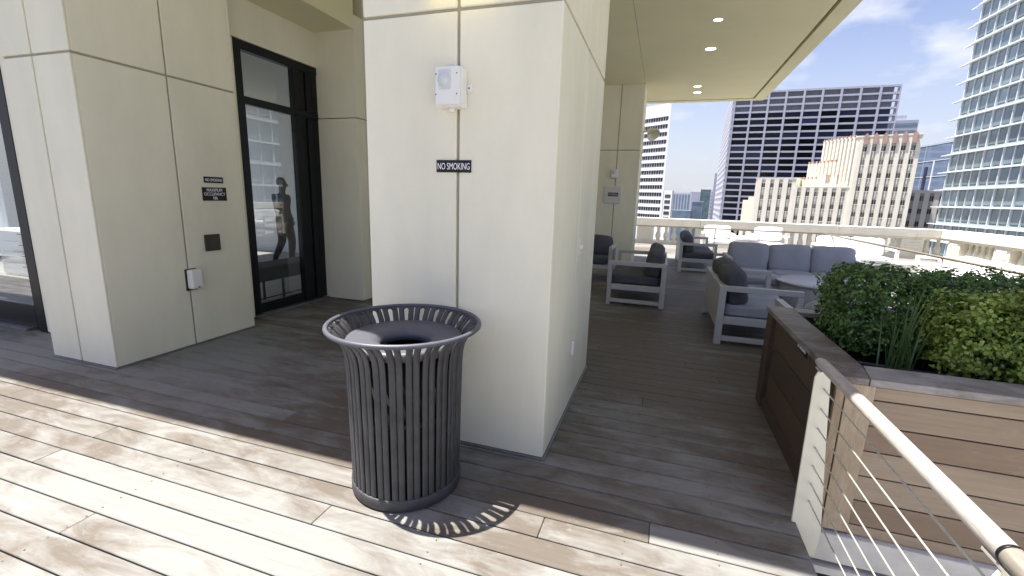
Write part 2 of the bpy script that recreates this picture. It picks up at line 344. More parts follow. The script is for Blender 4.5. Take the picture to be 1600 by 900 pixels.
def cushion(name, m, parent, c, s, r=.06, puff=.25, ax=1, rot=(0, 0, 0), seed=0, n=9, top=0, pipe=True):
    """soft rounded block; ax = thin axis that bulges"""
    bm = bmesh.new(); bmesh.ops.create_cube(bm, size=2); bmesh.ops.subdivide_edges(bm, edges=bm.edges[:], cuts=n, use_grid_fill=True)
    S = Vector(s) / 2
    for v in bm.verts:
        u = v.co.copy()
        p = Vector([u[i] * S[i] for i in range(3)])
        o_ = [i for i in range(3) if i != ax]
        b = (1 - u[o_[0]] ** 4) * (1 - u[o_[1]] ** 4)
        inner = Vector([max(-(S[i] - r), min(S[i] - r, p[i])) for i in range(3)])
        d = p - inner
        if d.length > 1e-6: p = inner + d.normalized() * min(r, d.length)
        p[ax] *= 1 + puff * b
        wr = noise.noise(Vector((u.x * 2.3 + seed * 7.7, u.y * 2.3 + seed, u.z * 2.3))); p[ax] += (1 - abs(wr) * 6 if abs(wr) < .16 else 0) * -.05 * S[ax] * (1 if u[ax] > 0 else -1) * b
        # pinched corners, slack top edge and soft creases
        for i in o_: p[i] *= 1 - .05 * (abs(u[o_[0]]) * abs(u[o_[1]])) ** 3
        q = Vector((u.x * 1.7 + seed * 3.1, u.y * 1.7, u.z * 1.7 + seed))
        p += Vector((noise.noise(q), noise.noise(q + Vector((9, 0, 0))), noise.noise(q + Vector((0, 9, 0))))) * (.05 * min(s))
        q2 = q * 3; p += Vector((0, 0, 1)) * noise.noise(q2) * .02 * min(s)
        v.co = p
    me = bpy.data.meshes.new(name); bm.to_mesh(me); bm.free(); me.materials.append(M[m])
    me.polygons.foreach_set('use_smooth', [True] * len(me.polygons))
    o = bpy.data.objects.new(name, me); COL.objects.link(o); o.parent = parent; o.location = c; o.rotation_euler = rot
    if pipe:
        i0, i1 = [i for i in range(3) if i != ax]; path = []
        for k in range(49):
            a = 2 * math.pi * k / 48; ca, sa = math.cos(a), math.sin(a); mxx = max(abs(ca), abs(sa)); uu = [0, 0, 0]; uu[i0] = ca / mxx; uu[i1] = sa / mxx
            u = Vector(uu); p = Vector([u[i] * S[i] for i in range(3)]); inner = Vector([max(-(S[i] - r), min(S[i] - r, p[i])) for i in range(3)])
            inner[ax] = 0; d = p - inner; p = inner + d.normalized() * r if d.length > 1e-6 else p
            for i in (i0, i1): p[i] *= 1 - .05 * (abs(u[i0]) * abs(u[i1])) ** 3
            q = Vector((u.x * 1.7 + seed * 3.1, u.y * 1.7, u.z * 1.7 + seed))
            p += Vector((noise.noise(q), noise.noise(q + Vector((9, 0, 0))), noise.noise(q + Vector((0, 9, 0))))) * (.05 * min(s))
            p += Vector((0, 0, 1)) * noise.noise(q * 3) * .02 * min(s)
            path.append(p)
        MB().tube(path, .006, 6, cap=False).build('piping', m, o)
    return o

# ------------------------------------------------------------------ deck
H = 4.2                                              # main soffit height
def build_deck():
    d = MB(); y = 1.097 - .15 * 70; gap = .007; k = 0
    while y < 18.0:
        yb0, yb1 = y + gap / 2, y + .15 - gap / 2
        x = -12.5 - random.random() * 2.4
        if y + .075 < 2.42: xe = .80
        elif y < 3.9: xe = .90
        else: xe = 8.4
        # joints fall on joists every 0.42 m
        while x < xe:
            ln = .42 * random.choice((8, 9, 10, 11, 12)); x1 = x + ln
            if xe - x1 < .5: x1 = xe
            z = random.uniform(-.0012, .0008)
            d.box(x + .0015, min(x1, xe) - .0015, yb0, yb1, z - .03, z, random.random())
            x = x1
        y += .15; k += 1
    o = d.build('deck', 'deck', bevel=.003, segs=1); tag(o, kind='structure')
    # screw heads on the joist lines
    s = MB()
    for (jx0, j0, j1) in ((-.03, 1.0, 2.45), (-.03, 2.7, 4.2), (-2.55, .2, 1.9), (.39, .8, 3.2), (-.87, .2, 1.9)):
        yy = 1.097 - .15 * 10
        while yy < j1:
            if yy > j0:
                for dy in (.035, .115):
                    s.lathe([(.0001, .0012), (.0042, .0012), (.0044, -.004)], 8, c=(jx0 + random.uniform(-.006, .006), yy + dy))
            yy += .15
    so = s.build('deck_screws', 'screw'); tag(so, kind='structure')
    u = MB().box(-14, .80, -9.5, 2.42, -.30, -.045).box(-14, .80, 2.42, 18.4, -.30, -.045).box(.80, 8.6, 2.72, 18.4, -.30, -.045).build('deck_base', 'black'); tag(u, kind='structure')
build_deck()
tag(MB().box(-400, 900, -200, 2500, -62, -61).build('city_ground', 'city'), kind='structure')
tag(MB().box(.82, 12, -9, 1.45, -.75, -.62).build('lower_terrace_paving', 'conc'), kind='structure')
tag(MB().box(.82, 6, 2.503, 2.9, -1.29, -.208).build('gap_shade_block', 'black'), kind='structure')  # black block paints the deep shade in the gap under the footing
tag(MB().box(.82, 12, 1.46, 2.6, -1.4, -1.3).build('shade_pit_floor', 'black'), kind='structure')  # pit floor coloured black to stand for shade

# ------------------------------------------------------------------ clad walls with open joints
def cladding(mb, face, a0, a1, z0, z1, plane, th, va, ha, g=.019):
    """panels of thickness th in front of `plane` with joints at va (along) and ha (height)"""
    xs = [a0] + sorted(va) + [a1]; zs = [z0] + sorted(ha) + [z1]
    for i in range(len(xs) - 1):
        for j in range(len(zs) - 1):
            p0 = xs[i] + (g / 2 if i else 0); p1 = xs[i + 1] - (g / 2 if i < len(xs) - 2 else 0)
            q0 = zs[j] + (g / 2 if j else 0); q1 = zs[j + 1] - (g / 2 if j < len(zs) - 2 else 0)
            if face == '-y': mb.box(p0, p1, plane, plane + th, q0, q1)
            if face == '+x': mb.box(plane - th, plane, p0, p1, q0, q1)
            if face == '-x': mb.box(plane, plane + th, p0, p1, q0, q1)
            if face == '+y': mb.box(p0, p1, plane - th, plane, q0, q1)
def clad_block(name, label, cat, x0, x1, y0, y1, z1, vx, vy, hz_, faces=('-y', '+x', '-x', '+y'), group=None):
    t = thing(name, label, cat, ((x0 + x1) / 2, (y0 + y1) / 2, 0), group=group); ox, oy = (x0 + x1) / 2, (y0 + y1) / 2
    th = .02
    # panels as a ring: each face its own slabs mitred by butting at the corners
    X0, X1, Y0, Y1 = x0 - ox, x1 - ox, y0 - oy, y1 - oy
    pm = MB()
    cladding(pm, '-y', X0, X1, .012, z1, Y0, th, [v - ox for v in vx], hz_)
    cladding(pm, '+x', Y0 + th, Y1 - th, .012, z1, X1, th, [v - oy for v in vy], hz_)
    cladding(pm, '-x', Y0 + th, Y1 - th, .012, z1, X0, th, [v - oy for v in vy], hz_)
    cladding(pm, '+y', X0, X1, .012, z1, Y1, th, [v - ox for v in vx], hz_)
    pm.build('cladding', 'stucco', t, bevel=.006, segs=2)
    MB().box(X0 + th - .006, X1 - th + .006, Y0 + th - .006, Y1 - th + .006, 0, z1).build('joint_backing', 'groove', t)
    f = .012
    b = MB(); b.box(X0 - f, X1 + f, Y0 - f, Y0 - .001, .002, .010).box(X1 + .001, X1 + f, Y0, Y1, .002, .010).build('base_flashing', 'sill', t)
    return t
clad_block('pillar', 'wide beige panelled pillar directly behind the charcoal bin, with a strobe on it', 'pillar', -1.775, -.57, 2.49, 4.19, H, [-1.16], [3.31], [2.6])
clad_block('pillar', 'beige panelled wall pier at the left, between the dark glass door and the black framed doorway', 'pillar', -5.305, -4.45, 2.50, 3.95, H, [-4.91], [3.235], [2.597])
clad_block('pillar', 'distant beige pillar at the far end of the terrace beside the loveseats', 'pillar', -1.66, -.61, 11.3, 12.4, H, [-1.13], [11.85], [2.75])
def wall(name, label, boxes, cat='wall', th=0):
    ox = sum(b[0] + b[1] for b in boxes) / 2 / len(boxes); oy = sum(b[2] + b[3] for b in boxes) / 2 / len(boxes)
    m = MB()
    for b in boxes: m.box(b[0] - ox, b[1] - ox, b[2] - oy, b[3] - oy, b[4], b[5])
    o = m.build(name, 'stucco', bevel=.004); o.location = (ox, oy, 0); return tag(o, label, cat)
wall('wall', 'beige wall round the dark folding glass door in the recess', [(-4.95, -4.75, 3.97, 5.55, 3.27, 3.72), (-4.95, -4.75, 3.97, 4.235, .01, 3.262)])
wall('wall', 'beige end wall of the recess, right of the dark folding glass door', [(-4.78, -4.11, 5.55, 5.75, .012, 2.594), (-4.78, -4.11, 5.55, 5.75, 2.606, 3.9), (-4.31, -4.11, 5.76, 17.5, .012, 2.594), (-4.31, -4.11, 5.76, 17.5, 2.606, H)])
wall('wall', 'beige wall above and beside the black framed doorway at the left edge', [(-6.19, -5.32, 2.9, 3.1, .012, H), (-9.8, -6.2, 2.9, 3.1, 2.76, H)])
# ------------------------------------------------------------------ canopy
def canopy():
    t = thing('canopy', 'deep beige roof canopy with recessed downlights over the terrace', 'canopy', (0, 0, H))
    X1, Y0, Y1 = 2.184, 1.87, 13.52
    s = MB()
    s.box(-9.9, 1.90, 2.1, 13.24, 0, .5)  # stops short on the left so sun reaches the added rooflight
    s.build('soffit', 'soffit', t)
    b = MB()
    b.box(1.945, X1, Y0, Y1, -.012, .42).box(-15, 1.943, 13.285, Y1, -.012, .42).box(-15, 1.943, Y0, 2.06, -.012, .42)
    b.build('edge_trim', 'soffit', t, bevel=.004)
    MB().box(1.902, 1.943, Y0 + .1, 13.2, .05, .4).box(-15, 1.943, 13.242, 13.283, .05, .4).build('shadow_gap', 'black', t)
    MB().box(X1 + .001, X1 + .022, Y0, Y1, .01, .47).box(-15, X1 + .02, Y1 + .001, Y1 + .02, .01, .47).build('flashing', 'flashing', t)
    MB().box(-9.9, X1, Y0, Y1, .502, .8).build('roof_slab', 'stucco', t)
    # soffit joint along the line of pillars
    MB().box(-.618, -.612, 4.2, 13.2, -.002, .01).build('soffit_joint', 'groove', t)
    # lower ceiling of the door recess
    MB().box(-4.75, -4.11, 3.96, 5.55, -.48, -.001).build('recess_ceiling', 'soffit', t)
    for (x, y, r) in ((.52, 7.72, .062), (.54, 9.06, .085), (.51, 11.77, .08), (.55, 12.4, .085)):
        rg = MB().lathe([(r, -.0035), (r + .014, -.0035), (r + .016, .004), (r, .004)], 28, close=True).build('downlight', 'white', t, loc=(x, y, 0))
        MB().lathe([(.0005, -.0015), (r, -.0015), (r, .003)], 28).build('lamp', 'lamp', rg)
canopy()

# ------------------------------------------------------------------ interior + doors
def room():
    t = thing('interior_room', 'dim room behind the glass doors with pale walls', 'room', (-8, 6, 0))
    m = MB()
    m.box(-6.2, 3.0, 3.3, 3.5, 0, 3.4)          # back wall y 9.3
    m.box(-6.4, -6.2, -2.9, 3.5, 0, .5).box(-6.4, -6.2, -2.9, 3.5, 2.9, 3.4).box(-6.4, -6.2, .3, .6, .5, 2.9)   # unseen west wall, openings added to let daylight in
    m.box(-.7, -.4, -.24, 3.5, 0, 3.4) if False else None
    m.build('wall', 'room', t)
    MB().box(3.02, 3.2, -.2, 3.5, 0, 3.4).build('side_wall', 'room', t)
    MB().box(-6.4, -5.6, -2.9, 3.5, 3.4, 3.6).box(-2.3, 3.2, -2.9, 3.5, 3.4, 3.6).box(-5.6, -2.3, -2.9, -1.6, 3.4, 3.6).box(-5.6, -2.3, 2.9, 3.5, 3.4, 3.6).build('ceiling', 'room', t)  # unseen rooflight hole added to bring sun into the room
    MB().box(-6.4, 3.0, -2.9, 3.5, -.02, .006).build('floor', 'roomfloor', t)
room()
def folding_door():
    t = thing('glass_door', 'dark framed folding glass door reflecting the terrace, in the recess', 'door', (-4.75, 4.9, 0)); oy = 4.9
    f = MB()
    f.box(-.09, .0, 4.24 - oy, 4.335 - oy, .03, 3.262)               # jamb
    f.box(-.09, .0, 4.336 - oy, 5.60 - oy, 3.165, 3.262)             # head
    f.box(-.085, -.006, 4.336 - oy, 5.60 - oy, 2.575, 2.66)          # transom
    f.build('frame', 'dframe', t, bevel=.003)
    f = MB(); f.box(-.07, -.02, 4.336 - oy, 5.114 - oy, .035, .13).box(-.07, -.02, 4.336 - oy, 4.36 - oy, .13, 2.57).box(-.07, -.02, 4.36 - oy, 5.1 - oy, .131, .16)
    f.build('sash', 'dframe', t, bevel=.003)
    for i, (a, b, dx) in enumerate(((5.115, 5.205, .0), (5.225, 5.315, -.02), (5.335, 5.43, .0), (5.45, 5.60, -.01))):
        bx('stile', 'dframe', t, -.085, dx, a - oy, b - oy, .035, 2.573, bevel=.003)
        bx('stile', 'dframe', t, -.085, dx, a - oy, b - oy, 2.662, 3.163, bevel=.003)
        if i < 3: bx('seal_strip', 'sill', t, -.06, dx - .045, b - oy + .006, b - oy + .012, .04, 3.15)
    bx('pane', 'doorpane', t, -.05, -.042, 4.361 - oy, 5.114 - oy, .14, 2.573)
    bx('pane', 'doorpane', t, -.05, -.042, 4.336 - oy, 5.114 - oy, 2.662, 3.163)
    bx('threshold', 'sill', t, -.09, .03, 4.24 - oy, 5.60 - oy, .004, .028)
folding_door()
def left_door():
    t = thing('glass_door', 'black framed glass door at the left edge, beside the beige pier', 'door', (-7.2, 2.9, 0)); ox = -7.2
    f = MB()
    f.box(-6.325 - ox, -6.2 - ox, .0, .09, .0, 2.755).box(-9.5 - ox, -6.327 - ox, .0, .09, 2.67, 2.755)
    f.build('frame', 'dframe', t, bevel=.004)
    f = MB(); f.box(-6.40 - ox, -6.33 - ox, .02, .07, .03, 2.66).box(-9.4 - ox, -6.402 - ox, .02, .07, .03, .28).box(-7.8 - ox, -7.7 - ox, .02, .07, .281, 2.66)
    f.build('sash', 'dframe', t, bevel=.004)
    bx('pane', 'doorpane', t, -7.7 - ox, -6.402 - ox, .04, .048, .282, 2.66)
    bx('pane', 'doorpane', t, -9.4 - ox, -7.802 - ox, .04, .048, .282, 2.66)
    bx('threshold', 'sill', t, -9.5 - ox, -6.47 - ox, -.04, .09, .003, .026)
left_door()
def bench():
    t = thing('bench', 'long black upholstered bench standing inside the folding glass door', 'bench', (-5.25, 5.0, 0))
    bx('seat', 'bench', t, -.24, .22, -1.1, 1.1, .36, .56, bevel=.03)
    for y in (-.75, 0.02, .78):
        bx('leg', 'dframe', t, .16, .185, y, y + .025, .0, .36); bx('leg', 'dframe', t, -.2, -.175, y, y + .025, 0, .36)
    bx('stretcher', 'dframe', t, .165, .18, -.75, .78, .12, .135)
bench()
def drawers():
    t = thing('drawer_unit', 'white drawer unit seen through the glass door at the left edge', 'cabinet', (-10.35, 4.9, 0))
    bx('carcass', 'white', t, -.5, .45, -.25, .25, 0, .80, bevel=.004)
    for i in range(4):
        d = bx('drawer', 'white', t, -.46, .42, -.27, -.252, .05 + i * .185, .22 + i * .185, bevel=.003)
        MB().box(.12, .3, -.285, -.272, .17 + i * .185, .185 + i * .185).build('handle', 'dframe', d)
drawers()

# ------------------------------------------------------------------ person inside
def person():
    t = thing('person', 'person in mauve grey top and black trousers walking indoors, behind the glass door', 'person', (-7.55, 7.62, 0), R(12))
    S = 1.02
    pts = {'pel': (0, 0, .98), 'wai': (0, .0, 1.10), 'che': (0, -.01, 1.32), 'nb': (.0, 0, 1.48), 'nk': (.01, 0, 1.56), 'hd': (.025, 0, 1.66), 'top': (.02, 0, 1.78),
           'lh': (0, .09, .95), 'lk': (.10, .09, .53), 'la': (.06, .09, .10), 'lf': (.2, .10, .04),
           'rh': (0, -.09, .95), 'rk': (.0, -.09, .53), 'ra': (-.20, -.09, .14), 'rf': (-.08, -.10, .05),
           'ls': (0, .19, 1.42), 'le': (-.06, .24, 1.14), 'lw': (.06, .22, .92), 'rs': (0, -.19, 1.42), 're': (.02, -.24, 1.13), 'rw': (.14, -.20, .93)}
    ed = [('pel', 'wai'), ('wai', 'che'), ('che', 'nb'), ('nb', 'nk'), ('nk', 'hd'), ('hd', 'top'), ('pel', 'lh'), ('lh', 'lk'), ('lk', 'la'), ('la', 'lf'), ('pel', 'rh'), ('rh', 'rk'), ('rk', 'ra'), ('ra', 'rf'),
          ('che', 'ls'), ('ls', 'le'), ('le', 'lw'), ('che', 'rs'), ('rs', 're'), ('re', 'rw')]
    rad = dict(pel=.13, wai=.125, che=.145, nb=.07, nk=.055, hd=.10, top=.075, lh=.10, lk=.068, la=.048, lf=.038, rh=.10, rk=.068, ra=.048, rf=.038, ls=.065, le=.045, lw=.034, rs=.065, re=.045, rw=.034)
    ks = list(pts); me = bpy.data.meshes.new('body'); me.from_pydata([tuple(c * S for c in pts[k]) for k in ks], [(ks.index(a), ks.index(b)) for a, b in ed], [])
    o = bpy.data.objects.new('body', me); COL.objects.link(o)
    sk = o.modifiers.new('s', 'SKIN'); 
    for i, k in enumerate(ks):
        me.skin_vertices[0].data[i].radius = (rad[k] * S * (1.0 if k in ('hd', 'top', 'nk', 'nb') else 1.18),) * 2; me.skin_vertices[0].data[i].use_root = (k == 'pel')
    o.modifiers.new('ss', 'SUBSURF').levels = 2; o.modifiers['ss'].render_levels = 2
    bpy.context.view_layer.update()
    m2 = bpy.data.meshes.new_from_object(o.evaluated_get(bpy.context.evaluated_depsgraph_get())); bpy.data.objects.remove(o)
    for k in ('skin', 'shirt', 'trouser', 'hair'): m2.materials.append(M[k])
    m2.materials.clear() if False else None
    while len(m2.materials) > 4: m2.materials.pop(index=0)
    for p in m2.polygons:
        p.use_smooth = True; z = p.center.z / S; x = p.center.x / S
        p.material_index = 0
        if z > 1.47: p.material_index = 0
        elif z > .99: p.material_index = 1
        elif z > .03: p.material_index = 2
        if abs(p.center.y) > .17 * S and z < 1.2: p.material_index = 0
    b = bpy.data.objects.new('body', m2); COL.objects.link(b); b.parent = t
    hr = MB(); hr.lathe([(.001, 1.85), (.052, 1.842), (.088, 1.80), (.095, 1.74), (.086, 1.685)], 18, c=(-.012, 0)).build('hair', 'hair', t)
    # fingers on each hand
    hd = MB()
    for sgn, wx, wy, wz in ((1, .061, .224, .938), (-1, .143, -.204, .949)):
        for k in range(4):
            hd.tube([(wx + (k - 1.5) * .018, wy, wz), (wx + .01 + (k - 1.5) * .02, wy, wz - .06), (wx + .0 + (k - 1.5) * .02, wy - sgn * .01, wz - .105 + abs(k - 1.4) * .008)], [.012, .009, .007], 6)
        hd.tube([(wx + .02, wy - sgn * .01, wz + .005), (wx + .045, wy - sgn * .025, wz - .035), (wx + .045, wy - sgn * .03, wz - .06)], [.012, .01, .008], 6)
    hd.build('fingers', 'skin', t)
    MB().lathe([(.001, 0), (.014, .0), (.017, .02), (.006, .05)], 8, c=(0, 0)).build('nose', 'skin', t, loc=(.132, 0, 1.665))
    MB().box(-.02, .01, -.108, -.098, -.03, .03).box(-.02, .01, .098, .108, -.03, .03).build('ear', 'skin', t, loc=(.02, 0, 1.69), bevel=.01)
person()

# ------------------------------------------------------------------ bin
def bin_():
    t = thing('trash_can', 'charcoal slatted steel bin with a flared rim in front of the beige pillar', 'bin', (-1.25, 2.035, 0))
    N = 24
    prof = [(.288, .04), (.290, .2), (.294, .45), (.300, .70), (.305, .775), (.315, .822), (.334, .862), (.362, .893), (.392, .914)]
    s = MB()
    for k in range(N):
        for sg in (-1, 1):
            a = 2 * math.pi * (k + .5) / N
            ca, sa = math.cos(a), math.sin(a); er = Vector((ca, sa, 0)); et = Vector((-sa, ca, 0))
            vs = []; fs = []; ns = 10
            pp = [Vector((r, 0, z)) for r, z in prof]
            for i, (r, z) in enumerate(prof):
                d = (pp[min(i + 1, len(pp) - 1)] - pp[max(0, i - 1)]).normalized(); nr = Vector((d.z, 0, -d.x))
                # the pair spreads slightly towards its arched top
                off = sg * (.0172 + .0030 * max(0, i - 5) / 3)
                for q in range(ns):
                    b = 2 * math.pi * q / ns
                    lx = math.cos(b); ly = math.sin(b)
                    tx = off + .0164 * (abs(lx) ** .75) * (1 if lx > 0 else -1)
                    nn = .0068 * (abs(ly) ** .8) * (1 if ly > 0 else -1)
                    P = er * (r + nr.x * nn) + Vector((0, 0, z + nr.z * nn)) + et * tx
                    vs.append(P)
            for i in range(len(prof) - 1):
                for q in range(ns): fs.append((i * ns + q, i * ns + (q + 1) % ns, (i + 1) * ns + (q + 1) % ns, (i + 1) * ns + q))
            s.add(vs, fs, None, True)
    s.build('slats', 'can', t)
    # arches that join neighbouring pairs under the rim
    for k in range(N):
        a_ = MB()
        a = 2 * math.pi * k / N; w_ = math.pi / N * .93
        pts = []
        for i in range(7):
            u = -1 + 2 * i / 6; r = .392 - .020 * u * u * 1.2; z = .914 - .012 * u * u
            pts.append((r * math.cos(a + u * w_ * .5), r * math.sin(a + u * w_ * .5), z))
        a_.tube(pts, .0075, 6).build('slot_arch', 'can', t)
    def ring(name, R0, z, r, m='can', fl=1.0):
        return MB().lathe([(R0 + r * math.cos(2 * math.pi * i / 12) * fl, z + r * math.sin(2 * math.pi * i / 12)) for i in range(12)], 72, close=True).build(name, m, t)
    ring('rim', .396, .921, .0125, 'canlid')
    MB().lathe([(.280, .006), (.297, .006), (.301, .012), (.301, .062), (.297, .068), (.280, .068)], 72, close=True).build('base_ring', 'can', t)
    MB().lathe([(.27, .45), (.278, .45), (.278, .475), (.27, .475)], 60, close=True).build('inner_band', 'can', t)
    MB().lathe([(.001, .03), (.255, .03), (.268, .80), (.262, .80), (.25, .04), (.001, .04)], 48).build('liner', 'canin', t)
    MB().lathe([(.306, .812), (.310, .842), (.304, .853), (.290, .858), (.20, .852), (.165, .845), (.138, .828), (.118, .79), (.122, .79), (.142, .82), (.17, .836), (.20, .842), (.29, .846), (.298, .838), (.296, .812)], 64, close=True).build('lid', 'canlid', t)
    for k in range(3):
        a = k * 2.1 + .3
        MB().lathe([(.02, -.006), (.022, .006), (.001, .006)], 10, c=(.27 * math.cos(a), .27 * math.sin(a))).build('foot', 'canin', t)
bin_()

# ------------------------------------------------------------------ fixtures on walls
def sign(name, label, loc, rz, w_, h_, body, th, tw, parent=None):
    """plate stands on a wall whose outward normal is local -y"""
    t = thing(name, label, 'sign', loc, rz)
    bx('plate', 'sign', t, -w_ / 2, w_ / 2, -.006, -.0005, -h_ / 2, h_ / 2, bevel=.001)
    text(body, th, 'letters', t, (0, -.0065, 0), (R(90), 0, 0), width=tw, bold=.0)
    return t
sign('no_smoking_sign', 'small dark NO SMOKING sign on the pillar below the strobe', (-1.183, 2.49, 1.764), 0, .222, .07, 'NO SMOKING', .038, .205)
sign('no_smoking_sign', 'small dark NO SMOKING sign on the left pier, above the maximum occupancy sign', (-4.45, 3.598, 1.675), R(90), .215, .062, 'NO SMOKING', .030, .185)
sign('occupancy_sign', 'dark MAXIMUM OCCUPANCY 186 sign on the left pier', (-4.45, 3.596, 1.532), R(90), .27, .135, 'MAXIMUM\nOCCUPANCY\n186', .112, .235)
def strobe(label, loc, s=1.0):
    t = thing('strobe', label, 'alarm strobe', loc)
    bx('back_box', 'white', t, -.078, .078, -.085, -.001, -.108, .100, bevel=.008)
    f = MB(); f.box(-.073, .073, -.106, -.087, -.100, .098); f.build('cover', 'white', t, bevel=.007)
    MB().lathe([(.001, .03), (.02, .026), (.034, .012), (.038, 0), (.001, 0)], 20).build('lens', 'lens', t, loc=(-.015, -.106, .03)).rotation_euler = (R(90), 0, 0)
    bx('lens_block', 'lens', t, -.047, .022, -.1125, -.1062, -.02, .082, bevel=.004)
    for x, z in ((.06, .06), (.06, -.045), (-.066, .06), (-.066, -.045)):
        MB().lathe([(.001, .002), (.004, .002), (.004, 0)], 8).build('screw', 'screw', t, loc=(x, -.1061, z)).rotation_euler = (R(90), 0, 0)
    for z in (-.118, .108):
        MB().lathe([(.001, -.012), (.014, -.012), (.016, .012), (.001, .012)], 12).build('gland', 'white', t, loc=(.0, -.045, z))
    bx('mounting_lug', 'white', t, .079, .108, -.016, -.001, -.022, .022, bevel=.006)
    MB().lathe([(.001, .002), (.005, .002), (.005, 0)], 8).build('screw', 'screw', t, loc=(.093, -.0162, 0)).rotation_euler = (R(90), 0, 0)
    return t
strobe('white fire alarm strobe box on the near pillar above its sign', (-1.178, 2.49, 2.185))
strobe('small white alarm strobe on the far pillar above the white cover plate', (-1.15, 11.3, 2.21))
def coverplate():
    t = thing('cover_plate', 'white square cover plate on the far pillar carrying a small dark sign', 'panel', (-1.165, 11.3, 1.72))
    bx('plate', 'whitem', t, -.2, .2, -.05, -.001, -.2, .2, bevel=.01)
coverplate()
sign('no_smoking_sign', 'tiny dark NO SMOKING sign mounted on the white cover plate', (-1.155, 11.249, 1.725), 0, .24, .085, 'NO SMOKING', .045, .21)
t = thing('card_reader', 'bronze square card reader on the left pier, below the occupancy sign', 'reader', (-4.45, 3.512, 1.035), R(90))
bx('body', 'reader', t, -.082, .082, -.022, -.001, -.085, .085, bevel=.003)
bx('face_plate', 'reader', t, -.07, .07, -.025, -.0225, -.072, .072, bevel=.002)
t = thing('outlet_box', 'white weatherproof outlet box low on the left pier, over the joint', 'outlet', (-4.45, 3.255, .685), R(90))
bx('cover', 'white', t, -.058, .062, -.085, -.012, -.09, .105, bevel=.018, segs=3)
bx('back_plate', 'reader', t, -.066, .05, -.0115, -.001, -.11, .11, bevel=.003)
bx('latch', 'screw', t, -.002, .02, -.089, -.0855, -.078, -.066)
t = thing('light_switch', 'white switch plate on the side of the near pillar', 'switch', (-.57, 3.39, 1.25), R(90))
bx('plate', 'white', t, -.035, .035, -.008, -.001, -.06, .06, bevel=.003)
bx('knob', 'white', t, -.012, .012, -.03, -.0085, -.02, .01, bevel=.003)
t = thing('outlet_box', 'white narrow outlet cover low on the side of the near pillar', 'outlet', (-.57, 3.31, .475), R(90))
bx('cover', 'white', t, -.03, .03, -.022, -.001, -.055, .055, bevel=.005)
t = thing('flood_light', 'cream floodlight on the side of the far pillar under the canopy', 'lamp', (-.61, 11.75, 3.22), 0)
MB().tube([(0, 0, 0), (.10, -.02, .0), (.14, -.04, -.02)], .018, 8).build('arm', 'post', t)
MB().lathe([(.03, .10), (.06, .09), (.12, -.02), (.16, -.12), (.15, -.12), (.05, .06)], 18).build('lamp_shade', 'post', t, loc=(.2, -.06, -.02)).rotation_euler = (R(-35), R(-38), 0)
t = thing('wall_sconce', 'shallow wall light at the top of the near pillar', 'lamp', (-1.14, 2.49, 2.72))
bx('housing', 'white', t, -.22, .22, -.12, -.001, -.045, .06, bevel=.006)
bx('lens', 'sconce', t, -.20, .20, -.11, -.012, -.0475, -.0455)

